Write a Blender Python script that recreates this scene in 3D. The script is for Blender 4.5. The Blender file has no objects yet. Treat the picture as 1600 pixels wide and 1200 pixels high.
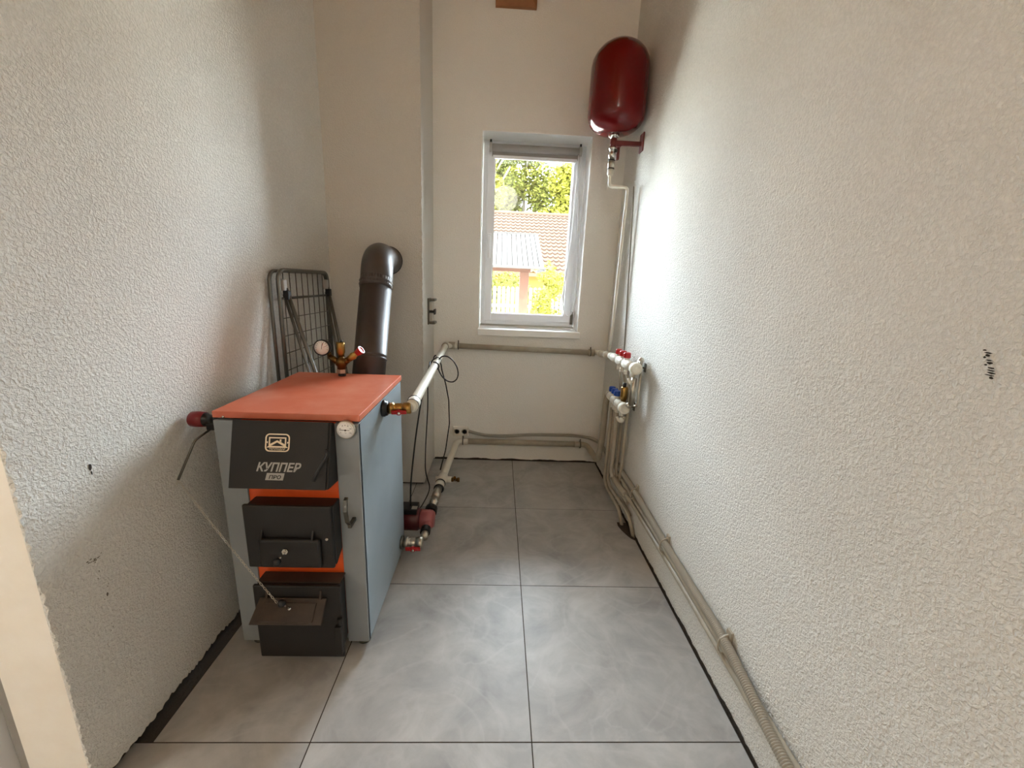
import bpy, bmesh, math, random
from mathutils import Vector, Matrix
R = math.radians
scene = bpy.context.scene
C = scene.collection
rnd = random.Random(7)

# ------------------------------------------------------------------ camera
cam_d = bpy.data.cameras.new('camera'); cam = bpy.data.objects.new('camera', cam_d); C.objects.link(cam)
r_, u_, f_ = Vector((0.9986901, -0.02957874, 0.04175149)), Vector((-0.0333499, 0.24255667, 0.96956384)), Vector((0.03880558, 0.96968622, -0.2412525))
cam.matrix_world = Matrix(((r_.x, u_.x, -f_.x, 0), (r_.y, u_.y, -f_.y, 0), (r_.z, u_.z, -f_.z, 1.22705), (0, 0, 0, 1)))
cam_d.sensor_width = 36; cam_d.lens = 639.39 / 1600 * 36; cam_d.clip_start = 0.02; cam_d.clip_end = 300
scene.camera = cam

# ------------------------------------------------------------------ light and exposure
scene.view_settings.view_transform = 'Standard'; scene.view_settings.look = 'None'
scene.view_settings.gamma = 1.0; scene.view_settings.use_curve_mapping = False
scene.view_settings.exposure = 3.07
SKY = 7.0
w = bpy.data.worlds.new('sky'); scene.world = w; w.use_nodes = True
bg = w.node_tree.nodes['Background']; bg.inputs[0].default_value = (0.84, 0.95, 1.06, 1); bg.inputs[1].default_value = SKY
sun_d = bpy.data.lights.new('sun', 'SUN'); sun_d.energy = 5.0; sun_d.angle = R(2); sun_d.color = (1, 0.9, 0.74)
sun = bpy.data.objects.new('sun', sun_d); C.objects.link(sun); sun.rotation_euler = (R(38), R(-12), 0)
scene.cycles.use_denoising = True
scene.cycles.max_bounces = 14; scene.cycles.diffuse_bounces = 10; scene.cycles.transparent_max_bounces = 16
scene.cycles.sample_clamp_indirect = 8.0
scene.cycles.caustics_reflective = False; scene.cycles.caustics_refractive = False

def portal(loc, rot, sx, sy):
    d = bpy.data.lights.new('sky_portal', 'AREA'); d.shape = 'RECTANGLE'; d.size = sx; d.size_y = sy; d.cycles.is_portal = True
    o = bpy.data.objects.new('sky_portal', d); C.objects.link(o); o.location = loc; o.rotation_euler = rot
# portal just outside the window, shining to -y
portal((0.197, 2.93, 1.5), (R(-90), 0, 0), 0.66, 1.18)

# room dimensions
XL, XR, YB, YC, XC, ZC = -0.909, 0.7305, 2.689, 2.304, -0.418, 3.05
XT, YA, JY = 0.131, 0.8523, 0.733
WX0, WX1, WZ0, WZ1 = -0.127, 0.522, 0.928, 2.081

# ------------------------------------------------------------------ materials
def srgb(r, g, b):
    f = lambda c: (c / 255) / 12.92 if c <= 10.31 else ((c / 255 + 0.055) / 1.055) ** 2.4
    return (f(r), f(g), f(b), 1)
MATS = {}
def mat(name, col, rough=0.5, metal=0.0, bump=None, var=None, spec=0.5, coat=0.0):
    """col sRGB 0-255 ; bump=(scale, strength, distance[, detail]) ; var=(scale, col2, contrast lo, hi)"""
    m = bpy.data.materials.new(name); m.use_nodes = True; nt = m.node_tree; b = nt.nodes['Principled BSDF']
    b.inputs['Base Color'].default_value = srgb(*col); b.inputs['Roughness'].default_value = rough
    b.inputs['Metallic'].default_value = metal; b.inputs['Specular IOR Level'].default_value = spec
    b.inputs['Coat Weight'].default_value = coat
    geo = nt.nodes.new('ShaderNodeNewGeometry')
    if bump:
        n = nt.nodes.new('ShaderNodeTexNoise'); n.inputs['Scale'].default_value = bump[0]; n.inputs['Detail'].default_value = bump[3] if len(bump) > 3 else 3
        nt.links.new(geo.outputs['Position'], n.inputs['Vector'])
        bp = nt.nodes.new('ShaderNodeBump'); bp.inputs['Strength'].default_value = bump[1]; bp.inputs['Distance'].default_value = bump[2]
        nt.links.new(n.outputs['Fac'], bp.inputs['Height']); nt.links.new(bp.outputs['Normal'], b.inputs['Normal'])
    if var:
        n = nt.nodes.new('ShaderNodeTexNoise'); n.inputs['Scale'].default_value = var[0]; n.inputs['Detail'].default_value = 5; n.inputs['Roughness'].default_value = 0.6
        nt.links.new(geo.outputs['Position'], n.inputs['Vector'])
        rp = nt.nodes.new('ShaderNodeValToRGB'); e = rp.color_ramp.elements
        e[0].position = var[2]; e[0].color = srgb(*col); e[1].position = var[3]; e[1].color = srgb(*var[1])
        nt.links.new(n.outputs['Fac'], rp.inputs['Fac']); nt.links.new(rp.outputs['Color'], b.inputs['Base Color'])
    MATS[name] = m
    return m

def stucco(name, col, scale, dist, fleck):
    m = bpy.data.materials.new(name); m.use_nodes = True; nt = m.node_tree; b = nt.nodes['Principled BSDF']
    b.inputs['Roughness'].default_value = 0.85; b.inputs['Specular IOR Level'].default_value = 0.2
    geo = nt.nodes.new('ShaderNodeNewGeometry')
    n = nt.nodes.new('ShaderNodeTexNoise'); n.inputs['Scale'].default_value = scale; n.inputs['Detail'].default_value = 2.5; n.inputs['Roughness'].default_value = 0.55
    n.inputs['Distortion'].default_value = 0.6
    v = nt.nodes.new('ShaderNodeTexVoronoi'); v.inputs['Scale'].default_value = scale * 0.9; v.feature = 'SMOOTH_F1'
    nt.links.new(geo.outputs['Position'], n.inputs['Vector']); nt.links.new(geo.outputs['Position'], v.inputs['Vector'])
    mr = nt.nodes.new('ShaderNodeMapRange'); mr.inputs['From Min'].default_value = 0.35; mr.inputs['From Max'].default_value = 0.65
    nt.links.new(n.outputs['Fac'], mr.inputs['Value'])
    mx = nt.nodes.new('ShaderNodeMath'); mx.operation = 'MULTIPLY_ADD'; mx.inputs[1].default_value = -0.35
    nt.links.new(v.outputs['Distance'], mx.inputs[0]); nt.links.new(mr.outputs['Result'], mx.inputs[2])
    bp = nt.nodes.new('ShaderNodeBump'); bp.inputs['Strength'].default_value = 1.0; bp.inputs['Distance'].default_value = dist
    nt.links.new(mx.outputs[0], bp.inputs['Height']); nt.links.new(bp.outputs['Normal'], b.inputs['Normal'])
    n2 = nt.nodes.new('ShaderNodeTexNoise'); n2.inputs['Scale'].default_value = 2.2; n2.inputs['Detail'].default_value = 4
    nt.links.new(geo.outputs['Position'], n2.inputs['Vector'])
    ad = nt.nodes.new('ShaderNodeMath'); ad.operation = 'MULTIPLY_ADD'; ad.inputs[1].default_value = 0.45
    nt.links.new(mr.outputs['Result'], ad.inputs[0]); nt.links.new(n2.outputs['Fac'], ad.inputs[2])
    rp = nt.nodes.new('ShaderNodeValToRGB'); e = rp.color_ramp.elements
    e[0].position = 0.3; e[0].color = srgb(*[c - fleck for c in col]); e[1].position = 0.95; e[1].color = srgb(*[min(255, c + fleck * 0.5) for c in col])
    nt.links.new(ad.outputs[0], rp.inputs['Fac']); nt.links.new(rp.outputs['Color'], b.inputs['Base Color'])
    MATS[name] = m
    return m

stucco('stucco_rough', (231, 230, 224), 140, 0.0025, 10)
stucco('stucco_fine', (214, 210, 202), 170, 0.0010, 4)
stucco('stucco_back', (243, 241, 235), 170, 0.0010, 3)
mat('reveal_white', (252, 251, 247), 0.22)
mat('jamb_plaster', (248, 244, 234), 0.8, bump=(60, 0.3, 0.002), var=(9, (242, 236, 224), 0.35, 0.7))
mat('gap_dark', (60, 52, 42), 0.95, bump=(80, 0.6, 0.006))
mat('pvc_white', (238, 240, 244), 0.3)
mat('pvc_grey', (176, 174, 168), 0.4)
mat('blind_grey', (160, 155, 150), 0.5)
mat('sill_white', (246, 246, 242), 0.25)
mat('pine', (192, 144, 92), 0.5, var=(6, (170, 120, 70), 0.35, 0.65))
mat('beam_wood', (158, 104, 60), 0.5, var=(6, (134, 84, 44), 0.35, 0.65))
mat('pipe_white', (226, 222, 208), 0.35)
mat('pipe_grey', (176, 168, 150), 0.4, var=(14, (160, 150, 132), 0.35, 0.7))
mat('conduit_grey', (168, 164, 152), 0.45)
mat('orange_top', (212, 112, 82), 0.38, var=(7, (222, 142, 116), 0.4, 0.72), bump=(220, 0.15, 0.001))
mat('orange', (252, 104, 44), 0.4, var=(10, (242, 96, 42), 0.4, 0.7))
mat('panel_grey', (146, 152, 155), 0.42, var=(5, (138, 144, 147), 0.4, 0.7))
mat('panel_blue_grey', (152, 165, 173), 0.36, var=(4, (142, 156, 164), 0.4, 0.7))
mat('door_black', (27, 24, 22), 0.48, bump=(240, 0.25, 0.001), var=(9, (34, 28, 24), 0.45, 0.75))
mat('sooty', (68, 56, 46), 0.65, bump=(160, 0.4, 0.001), var=(14, (50, 41, 34), 0.35, 0.7))
mat('black_plastic', (18, 17, 17), 0.3)
mat('rubber_black', (14, 13, 12), 0.5)
mat('chrome', (220, 218, 212), 0.2, 1.0)
mat('nickel', (196, 190, 176), 0.28, 1.0)
mat('steel_dark', (110, 108, 100), 0.35, 1.0)
mat('rack_metal', (118, 117, 110), 0.32, 0.9)
mat('brass', (178, 140, 78), 0.28, 1.0)
mat('brass_dark', (112, 84, 46), 0.35, 1.0)
mat('chain_zinc', (206, 200, 186), 0.35, 0.5)
mat('red_plastic', (176, 28, 30), 0.3)
mat('dark_red_plastic', (120, 26, 28), 0.35)
mat('pump_red', (78, 16, 20), 0.4)
mat('pump_pink', (158, 88, 87), 0.4)
mat('blue_plastic', (32, 78, 168), 0.3)
mat('tank_red', (104, 4, 10), 0.14, coat=0.15, spec=0.4)
mat('bracket_red', (104, 30, 26), 0.45)
mat('flue_brown', (66, 58, 54), 0.4, var=(8, (78, 68, 62), 0.4, 0.7))
mat('gauge_white', (253, 252, 249), 0.35)
mat('ink', (24, 22, 20), 0.6)
mat('logo_cream', (250, 232, 204), 0.5)
mat('logo_grey', (176, 174, 168), 0.5)
mat('switch_grey', (96, 92, 82), 0.5)
mat('switch_light', (190, 186, 174), 0.5)
mat('smudge', (44, 38, 30), 0.9)
mat('smudge_soft', (118, 112, 98), 0.9)
mat('socket_white', (236, 232, 222), 0.35)
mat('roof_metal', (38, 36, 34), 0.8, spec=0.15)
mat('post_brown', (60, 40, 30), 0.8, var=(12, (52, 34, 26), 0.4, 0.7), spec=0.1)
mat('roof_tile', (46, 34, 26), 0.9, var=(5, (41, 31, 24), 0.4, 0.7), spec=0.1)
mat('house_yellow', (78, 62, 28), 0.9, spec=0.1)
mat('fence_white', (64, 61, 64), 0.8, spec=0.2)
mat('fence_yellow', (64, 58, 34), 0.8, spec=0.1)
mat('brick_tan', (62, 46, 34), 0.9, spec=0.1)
mat('leaf_a', (68, 70, 24), 0.8, spec=0.1); mat('leaf_b', (80, 78, 22), 0.8, spec=0.1); mat('leaf_c', (60, 64, 26), 0.8, spec=0.1)
mat('bark', (66, 62, 52), 0.9, spec=0.1)
mat('grass', (96, 108, 44), 0.9, var=(3, (120, 116, 60), 0.4, 0.7))
mat('paving', (206, 200, 188), 0.9, var=(6, (196, 190, 178), 0.4, 0.7))
mat('hall_paint', (236, 230, 214), 0.9)

def tile_mat():
    m = bpy.data.materials.new('floor_tile'); m.use_nodes = True; nt = m.node_tree; b = nt.nodes['Principled BSDF']
    b.inputs['Roughness'].default_value = 0.42; b.inputs['Specular IOR Level'].default_value = 0.45
    geo = nt.nodes.new('ShaderNodeNewGeometry'); oi = nt.nodes.new('ShaderNodeObjectInfo')
    vm = nt.nodes.new('ShaderNodeVectorMath'); vm.operation = 'MULTIPLY_ADD'
    cv = nt.nodes.new('ShaderNodeCombineXYZ'); nt.links.new(oi.outputs['Random'], cv.inputs[2])
    vm.inputs[1].default_value = (9, 9, 9); nt.links.new(cv.outputs[0], vm.inputs[0]); nt.links.new(geo.outputs['Position'], vm.inputs[2])
    n = nt.nodes.new('ShaderNodeTexNoise'); n.inputs['Scale'].default_value = 5.0; n.inputs['Detail'].default_value = 8; n.inputs['Roughness'].default_value = 0.62; n.inputs['Distortion'].default_value = 0.5
    nt.links.new(vm.outputs[0], n.inputs['Vector'])
    rp = nt.nodes.new('ShaderNodeValToRGB'); e = rp.color_ramp.elements
    e[0].position = 0.3; e[0].color = srgb(148, 147, 145); e[1].position = 0.72; e[1].color = srgb(190, 189, 186)
    k = e.new(0.5); k.color = srgb(170, 169, 166)
    nt.links.new(n.outputs['Fac'], rp.inputs['Fac'])
    n2 = nt.nodes.new('ShaderNodeTexNoise'); n2.inputs['Scale'].default_value = 3.2; n2.inputs['Detail'].default_value = 6; n2.inputs['Distortion'].default_value = 2.2
    nt.links.new(vm.outputs[0], n2.inputs['Vector'])
    vr = nt.nodes.new('ShaderNodeValToRGB'); ve = vr.color_ramp.elements
    ve[0].position = 0.455; ve[0].color = (0, 0, 0, 1); ve[1].position = 0.5; ve[1].color = (1, 1, 1, 1)
    k2 = ve.new(0.56); k2.color = (0, 0, 0, 1)
    nt.links.new(n2.outputs['Fac'], vr.inputs['Fac'])
    mx = nt.nodes.new('ShaderNodeMix'); mx.data_type = 'RGBA'
    mu = nt.nodes.new('ShaderNodeMath'); mu.operation = 'MULTIPLY'; mu.inputs[1].default_value = 0.20
    nt.links.new(vr.outputs['Color'], mu.inputs[0]); nt.links.new(mu.outputs[0], mx.inputs[0])
    nt.links.new(rp.outputs['Color'], mx.inputs[6]); mx.inputs[7].default_value = srgb(200, 199, 197)
    nt.links.new(mx.outputs[2], b.inputs['Base Color'])
    bp = nt.nodes.new('ShaderNodeBump'); bp.inputs['Strength'].default_value = 0.12; bp.inputs['Distance'].default_value = 0.002
    nt.links.new(n.outputs['Fac'], bp.inputs['Height']); nt.links.new(bp.outputs['Normal'], b.inputs['Normal'])
    MATS['floor_tile'] = m
tile_mat()

def glass_mat():
    m = bpy.data.materials.new('glass'); m.use_nodes = True; nt = m.node_tree; nt.nodes.clear()
    o = nt.nodes.new('ShaderNodeOutputMaterial'); t = nt.nodes.new('ShaderNodeBsdfTransparent'); g = nt.nodes.new('ShaderNodeBsdfGlossy')
    t.inputs[0].default_value = (0.95, 0.96, 0.95, 1); g.inputs['Roughness'].default_value = 0.02
    mx = nt.nodes.new('ShaderNodeMixShader'); lw = nt.nodes.new('ShaderNodeFresnel'); lw.inputs[0].default_value = 1.45
    nt.links.new(lw.outputs[0], mx.inputs[0]); nt.links.new(t.outputs[0], mx.inputs[1]); nt.links.new(g.outputs[0], mx.inputs[2]); nt.links.new(mx.outputs[0], o.inputs[0])
    MATS['glass'] = m
glass_mat()
def lamp_mat():
    m = bpy.data.materials.new('lamp_glow'); m.use_nodes = True; b = m.node_tree.nodes['Principled BSDF']
    b.inputs['Emission Color'].default_value = (1, 0.93, 0.82, 1); b.inputs['Emission Strength'].default_value = 0.25
    MATS['lamp_glow'] = m
lamp_mat()

# ------------------------------------------------------------------ mesh builder
class MB:
    def __init__(s): s.v = []; s.f = []; s.sm = []
    def add(s, vs, fs, smooth=False):
        o = len(s.v); s.v += [tuple(p) for p in vs]
        for f in fs: s.f.append(tuple(i + o for i in f)); s.sm.append(smooth)
        return s
    def box(s, x0, x1, y0, y1, z0, z1):
        vs = [(x, y, z) for z in (z0, z1) for y in (y0, y1) for x in (x0, x1)]
        return s.add(vs, [(0, 2, 3, 1), (4, 5, 7, 6), (0, 1, 5, 4), (2, 6, 7, 3), (0, 4, 6, 2), (1, 3, 7, 5)])
    def obox(s, c, ax, ay, az):
        c, ax, ay, az = Vector(c), Vector(ax), Vector(ay), Vector(az)
        vs = [c + ax * i + ay * j + az * k for k in (-1, 1) for j in (-1, 1) for i in (-1, 1)]
        return s.add(vs, [(0, 2, 3, 1), (4, 5, 7, 6), (0, 1, 5, 4), (2, 6, 7, 3), (0, 4, 6, 2), (1, 3, 7, 5)])
    def prism(s, poly, a, b, axis='x'):
        n = len(poly); vs = []
        for t in (a, b):
            for p in poly:
                vs.append((t, p[0], p[1]) if axis == 'x' else (p[0], t, p[1]) if axis == 'y' else (p[0], p[1], t))
        fs = [tuple(range(n - 1, -1, -1)), tuple(range(n, 2 * n))] + [(i, (i + 1) % n, n + (i + 1) % n, n + i) for i in range(n)]
        return s.add(vs, fs)
    def rings(s, rings, smooth=True, caps=True, closed=False):
        n = len(rings[0]); vs = [p for r in rings for p in r]; fs = []
        m = len(rings)
        for i in range(m if closed else m - 1):
            a, b = i * n, ((i + 1) % m) * n
            for k in range(n): fs.append((a + k, a + (k + 1) % n, b + (k + 1) % n, b + k))
        s.add(vs, fs, smooth)
        if caps and not closed:
            s.add(rings[0], [tuple(range(n - 1, -1, -1))]); s.add(rings[-1], [tuple(range(n))])
        return s
    def lathe(s, base, axis, prof, n=20, smooth=True):
        """prof: list of (distance along axis, radius)"""
        base, ax = Vector(base), Vector(axis).normalized()
        t = Vector((0, 0, 1)) if abs(ax.z) < 0.9 else Vector((1, 0, 0))
        e1 = ax.cross(t).normalized(); e2 = ax.cross(e1)
        rs = [[base + ax * d + (e1 * math.cos(2 * math.pi * k / n) + e2 * math.sin(2 * math.pi * k / n)) * max(r, 1e-5) for k in range(n)] for d, r in prof]
        return s.rings(rs, smooth)
    def cyl(s, a, b, r0, r1=None, n=16):
        a, b = Vector(a), Vector(b); L = (b - a).length
        return s.lathe(a, b - a, [(0, r0), (L, r0 if r1 is None else r1)], n)
    def tube(s, path, r, n=10, corner=None, seg=6, closed=False, rad=None):
        P = [Vector(p) for p in path]
        if corner:
            Q = [P[0]]
            for i in range(1, len(P) - 1):
                a, b, c = P[i - 1], P[i], P[i + 1]; d1 = a - b; d2 = c - b
                k = min(corner, d1.length * 0.49, d2.length * 0.49); p1 = b + d1.normalized() * k; p2 = b + d2.normalized() * k
                for j in range(seg + 1):
                    t = j / seg; Q.append(p1 * (1 - t) ** 2 + b * 2 * t * (1 - t) + p2 * t * t)
            Q.append(P[-1]); P = Q
        rs = []; e1 = None
        for i, p in enumerate(P):
            if closed: t = P[(i + 1) % len(P)] - P[i - 1]
            else: t = P[min(i + 1, len(P) - 1)] - P[max(i - 1, 0)]
            t.normalize()
            if e1 is None: e1 = t.cross(Vector((0.31, 0.17, 0.93)) if abs(t.z) < 0.9 else Vector((1, 0.1, 0))).normalized()
            else: e1 = (e1 - t * e1.dot(t)).normalized()
            e2 = t.cross(e1); q = rad(i, len(P)) if rad else r
            rs.append([p + (e1 * math.cos(2 * math.pi * k / n) + e2 * math.sin(2 * math.pi * k / n)) * q for k in range(n)])
        return s.rings(rs, True, True, closed)
    def sphere(s, c, r, n=14, m=8, sc=(1, 1, 1)):
        c = Vector(c); rs = []
        for i in range(m + 1):
            a = -math.pi / 2 + math.pi * i / m
            rs.append([c + Vector((sc[0] * r * max(math.cos(a), 1e-4) * math.cos(2 * math.pi * k / n), sc[1] * r * max(math.cos(a), 1e-4) * math.sin(2 * math.pi * k / n), sc[2] * r * math.sin(a))) for k in range(n)])
        return s.rings(rs, True, False)
    def build(s, name, m, parent=None, bevel=0.0, segs=2):
        me = bpy.data.meshes.new(name)
        org = Vector(parent['org']) if parent is not None and 'org' in parent else Vector((0, 0, 0))
        me.from_pydata([(p[0] - org.x, p[1] - org.y, p[2] - org.z) for p in s.v], [], s.f)
        me.polygons.foreach_set('use_smooth', s.sm); me.materials.append(MATS[m])
        bm = bmesh.new(); bm.from_mesh(me); bmesh.ops.remove_doubles(bm, verts=bm.verts, dist=1e-6); bmesh.ops.recalc_face_normals(bm, faces=bm.faces); bm.to_mesh(me); bm.free()
        o = bpy.data.objects.new(name, me); C.objects.link(o)
        if parent is not None: o.parent = parent; o['org'] = tuple(org)
        if bevel:
            b = o.modifiers.new('bevel', 'BEVEL'); b.width = bevel; b.segments = segs; b.limit_method = 'ANGLE'; b.angle_limit = R(40)
        return o

def rebase(o, loc):
    """move a mesh object's origin to its base point"""
    loc = Vector(loc); o.data.transform(Matrix.Translation(-loc)); o.location = loc; o['org'] = tuple(loc)
    return o
def tag(o, label, cat, group=None):
    o['label'] = label; o['category'] = cat
    if group: o['group'] = group
    return o
def thing(name, label, cat, loc=(0, 0, 0), group=None):
    o = bpy.data.objects.new(name, None); C.objects.link(o); o.location = loc; o['org'] = tuple(loc); o.empty_display_size = 0.1
    return tag(o, label, cat, group)
def struct(o): o['kind'] = 'structure'; return o
def lab(o, l): o['label'] = l; return o

# ------------------------------------------------------------------ setting
# floor: dark screed base, tiles as its children
b = MB(); b.box(-2.6, XR + 0.15, -1.8, YB + 0.3, -0.12, -0.010)
floor = struct(b.build('floor', 'gap_dark'))
xs = [XT + 0.6 * k for k in range(-5, 2)]; ys = [YA + 0.6 * k for k in range(-4, 3)]
J = 0.0017
for i in range(len(xs) - 1):
    for j in range(len(ys)):
        x0, x1 = xs[i], xs[i + 1]; y0 = ys[j]; y1 = ys[j + 1] if j + 1 < len(ys) else YB - 0.006
        if y0 >= JY - 0.3 and x1 > XL and x0 < XL: x0 = XL + 0.028
        if y0 >= JY - 0.3 and x1 < XL: continue
        if i == len(xs) - 2: x1 = XR - 0.010 + J
        t = MB().box(x0 + J, x1 - J, y0 + J, y1 - J, -0.010, 0.0).build('tile', 'floor_tile', floor)

b = MB()
for x in xs[1:-1]: b.box(x - J - 0.0004, x + J + 0.0004, -1.5, YB - 0.006, -0.0095, -0.0008)
for y in ys[1:]: b.box(-2.6 if y < JY - 0.3 else XL + 0.03, XR - 0.012, y - J - 0.0004, y + J + 0.0004, -0.0095, -0.0009)
lab(b.build('joint', 'gap_dark', floor), 'dark grey grout joints between the floor tiles')
# left wall: recessed base and plaster coat with an uneven free edge
b = MB(); b.box(XL - 0.13, XL - 0.018, JY + 0.012, YC + 0.45, 0, 0.06)
b.box(XL - 0.136, XL - 0.010, JY + 0.010, YC + 0.45, 0.06, ZC)
wl_base = b
b = MB()
N = 330
edge_in, edge_front, edge_bk = [], [], []
for k in range(N + 1):
    z = 0.026 + (ZC - 0.026) * k / N
    jx, jy = rnd.uniform(-0.003, 0.002), rnd.uniform(-0.003, 0.004)
    edge_front.append((XL + jx, JY + jy, z)); edge_in.append((XL, JY + 0.02, z)); edge_bk.append((XL - 0.007, JY + 0.0005, z))
vs = edge_front + edge_in + edge_bk; n = N + 1; fs = []
for k in range(N):
    fs.append((k, k + 1, n + k + 1, n + k)); fs.append((k, 2 * n + k, 2 * n + k + 1, k + 1))
b.add(vs, fs)
M_ = 260
low = [(XL, JY + 0.02 + (YC - JY - 0.02) * k / M_, 0.026 + rnd.uniform(-0.006, 0.004) + 0.004 * math.sin(k * 0.21)) for k in range(M_ + 1)]
top = [(XL, p[1], ZC) for p in low]; lb = [(XL - 0.02, p[1], p[2] + 0.003) for p in low]; n = M_ + 1
b.add(low + top + lb, [(k, k + 1, n + k + 1, n + k) for k in range(M_)] + [(k, 2 * n + k, 2 * n + k + 1, k + 1) for k in range(M_)])
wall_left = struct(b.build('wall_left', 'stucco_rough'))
lab(wl_base.build('core', 'gap_dark', wall_left), 'dark base gap under the plaster')
b = MB(); b.box(XL - 0.137, XL - 0.005, JY + 0.001, JY + 0.012, 0, ZC)
lab(b.build('jamb_face', 'jamb_plaster', wall_left), 'cream painted end face of the wall')
# door lining beside the wall end
b = MB(); b.box(XL - 0.185, XL - 0.138, JY + 0.02, JY + 0.08, 0, ZC - 0.4)
struct(b.build('trim_1', 'pvc_grey', None, 0.003))
b = MB(); b.box(XL - 0.26, XL - 0.186, JY - 0.02, JY + 0.06, 0, ZC - 0.4); b.box(XL - 0.26, XL - 0.20, JY - 0.034, JY - 0.02, 0, ZC - 0.4)
struct(b.build('trim_2', 'pvc_white', None, 0.003))
b = MB(); b.box(-2.6, XL - 0.1, JY + 0.08, JY + 0.2, 0, ZC); struct(b.build('wall_hall_front', 'hall_paint'))
# chimney shaft in the left rear corner
b = MB()
zs = [0.012 + (ZC - 0.012) * k / 300 for k in range(301)]
e = [(XC + rnd.uniform(-0.002, 0.002), YC + rnd.uniform(-0.002, 0.002), z) for z in zs]
ef = [(XC - 0.014, YC, z) for z in zs]; er = [(XC, YC + 0.014, z) for z in zs]; n = 301
b.add(e + ef + er, [(n + k, k, k + 1, n + k + 1) for k in range(300)] + [(k, 2 * n + k, 2 * n + k + 1, k + 1) for k in range(300)])
b.add([(XL - 0.01, YC, zs[0]), (XC - 0.014, YC, zs[0]), (XC - 0.014, YC, ZC), (XL - 0.01, YC, ZC)], [(0, 1, 2, 3)])
b.add([(XC, YC + 0.014, zs[0]), (XC, YB + 0.01, zs[0]), (XC, YB + 0.01, ZC), (XC, YC + 0.014, ZC)], [(0, 1, 2, 3)])
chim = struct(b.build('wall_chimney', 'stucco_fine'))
b = MB(); b.box(XL - 0.1, XC - 0.012, YC + 0.012, YB + 0.05, 0, ZC); b.build('core', 'gap_dark', chim)
# back wall with the window hole
b = MB()
y0, y1 = YB, YB + 0.27
b.box(XC - 0.05, WX0 - 0.004, y0, y1, 0.0, ZC); b.box(WX1 + 0.004, XR + 0.1, y0, y1, 0.0, ZC)
b.box(WX0 - 0.004, WX1 + 0.004, y0, y1, 0.0, WZ0 - 0.045); b.box(WX0 - 0.004, WX1 + 0.004, y0, y1, WZ1 + 0.004, ZC)
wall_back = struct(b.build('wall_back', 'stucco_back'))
# uneven dark gap where the tiles stop short of the back wall
b = MB(); pts = [(XC + 0.004 + (XR - XC - 0.01) * k / 60, 0.010 + 0.003 * math.sin(k * 0.5) + rnd.uniform(-0.002, 0.002)) for k in range(61)]
b.add([(x, YB - 0.0015, z) for x, z in pts] + [(x, YB - 0.0015, -0.01) for x, z in pts], [(k, k + 1, 61 + k + 1, 61 + k) for k in range(60)])
lab(b.build('joint', 'gap_dark', wall_back), 'dark uneven joint along the floor')
# right wall
b = MB(); b.box(XR, XR + 0.2, -1.8, YB + 0.27, 0.0, ZC); wall_right = struct(b.build('wall_right', 'stucco_rough'))
b = MB(); pts = [(-0.3 + (YB + 0.3) * k / 240, 0.008 + 0.003 * math.sin(k * 0.37) * math.sin(k * 0.11) + rnd.uniform(-0.003, 0.003)) for k in range(241)]
b.add([(XR - 0.0015, y, z) for y, z in pts] + [(XR - 0.0015, y, -0.01) for y, z in pts], [(k, k + 1, 241 + k + 1, 241 + k) for k in range(240)])
lab(b.build('joint', 'gap_dark', wall_right), 'dark uneven joint along the floor')
# broken-out hole in the tiling where two pipes go down
b = MB(); hp_ = [(0.672, 1.935), (0.668, 1.90), (0.676, 1.86), (0.690, 1.82), (0.704, 1.79), (0.720, 1.775), (0.7215, 1.93)]
b.add([(x, y, 0.0006) for x, y in hp_], [tuple(range(len(hp_)))]); lab(b.build('pipe_hole', 'gap_dark', floor), 'dark broken-out hole for the pipes')
# smudges and holes on the walls
def blots(name, wall, x, pts, m):
    b = MB()
    for (y, z, ry, rz, t) in pts:
        k = 9; cs = [(x, y + math.cos(2 * math.pi * i / k + t) * ry * rnd.uniform(0.6, 1.2), z + math.sin(2 * math.pi * i / k + t) * rz * rnd.uniform(0.6, 1.2)) for i in range(k)]
        b.add(cs, [tuple(range(k))])
    return b.build(name, m, wall)
blots('black_smear', wall_right, XR - 0.0012, [(0.583 + 0.004 * rnd.uniform(-1, 1) - i * 0.0012, 1.158 - i * 0.0035, rnd.uniform(0.002, 0.007), rnd.uniform(0.0008, 0.002), rnd.uniform(0, 6)) for i in range(12)], 'smudge')
blots('wall_hole', wall_left, XL + 0.0012, [(0.877, 0.783, 0.0045, 0.0085, 0), (0.878, 0.768, 0.002, 0.005, 0)], 'smudge')
blots('dark_scuff', wall_left, XL + 0.0012, [(0.84 + rnd.uniform(-0.018, 0.02), 0.572 + rnd.uniform(-0.012, 0.004), rnd.uniform(0.001, 0.004), rnd.uniform(0.0008, 0.002), 0) for i in range(12)] + [(0.852, 0.466, 0.003, 0.006, 0.3)] + [(0.85 + rnd.uniform(-0.01, 0.01), rnd.uniform(0.35, 0.57), rnd.uniform(0.0008, 0.002), rnd.uniform(0.001, 0.003), 0) for i in range(10)], 'smudge_soft')
blots('soot_mark', chim, YC, [], 'smudge')
# hall behind the camera
b = MB(); b.box(-2.75, -2.6, -1.8, JY + 0.2, 0, ZC); struct(b.build('wall_hall_left', 'hall_paint'))
b = MB(); b.box(-2.75, XR + 0.2, -1.95, -1.8, 0, ZC); struct(b.build('wall_hall_rear', 'hall_paint'))
b = MB(); b.box(-2.75, XR + 0.2, -1.95, YB + 0.27, ZC, ZC + 0.1); ceil = struct(b.build('ceiling', 'pine'))
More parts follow.
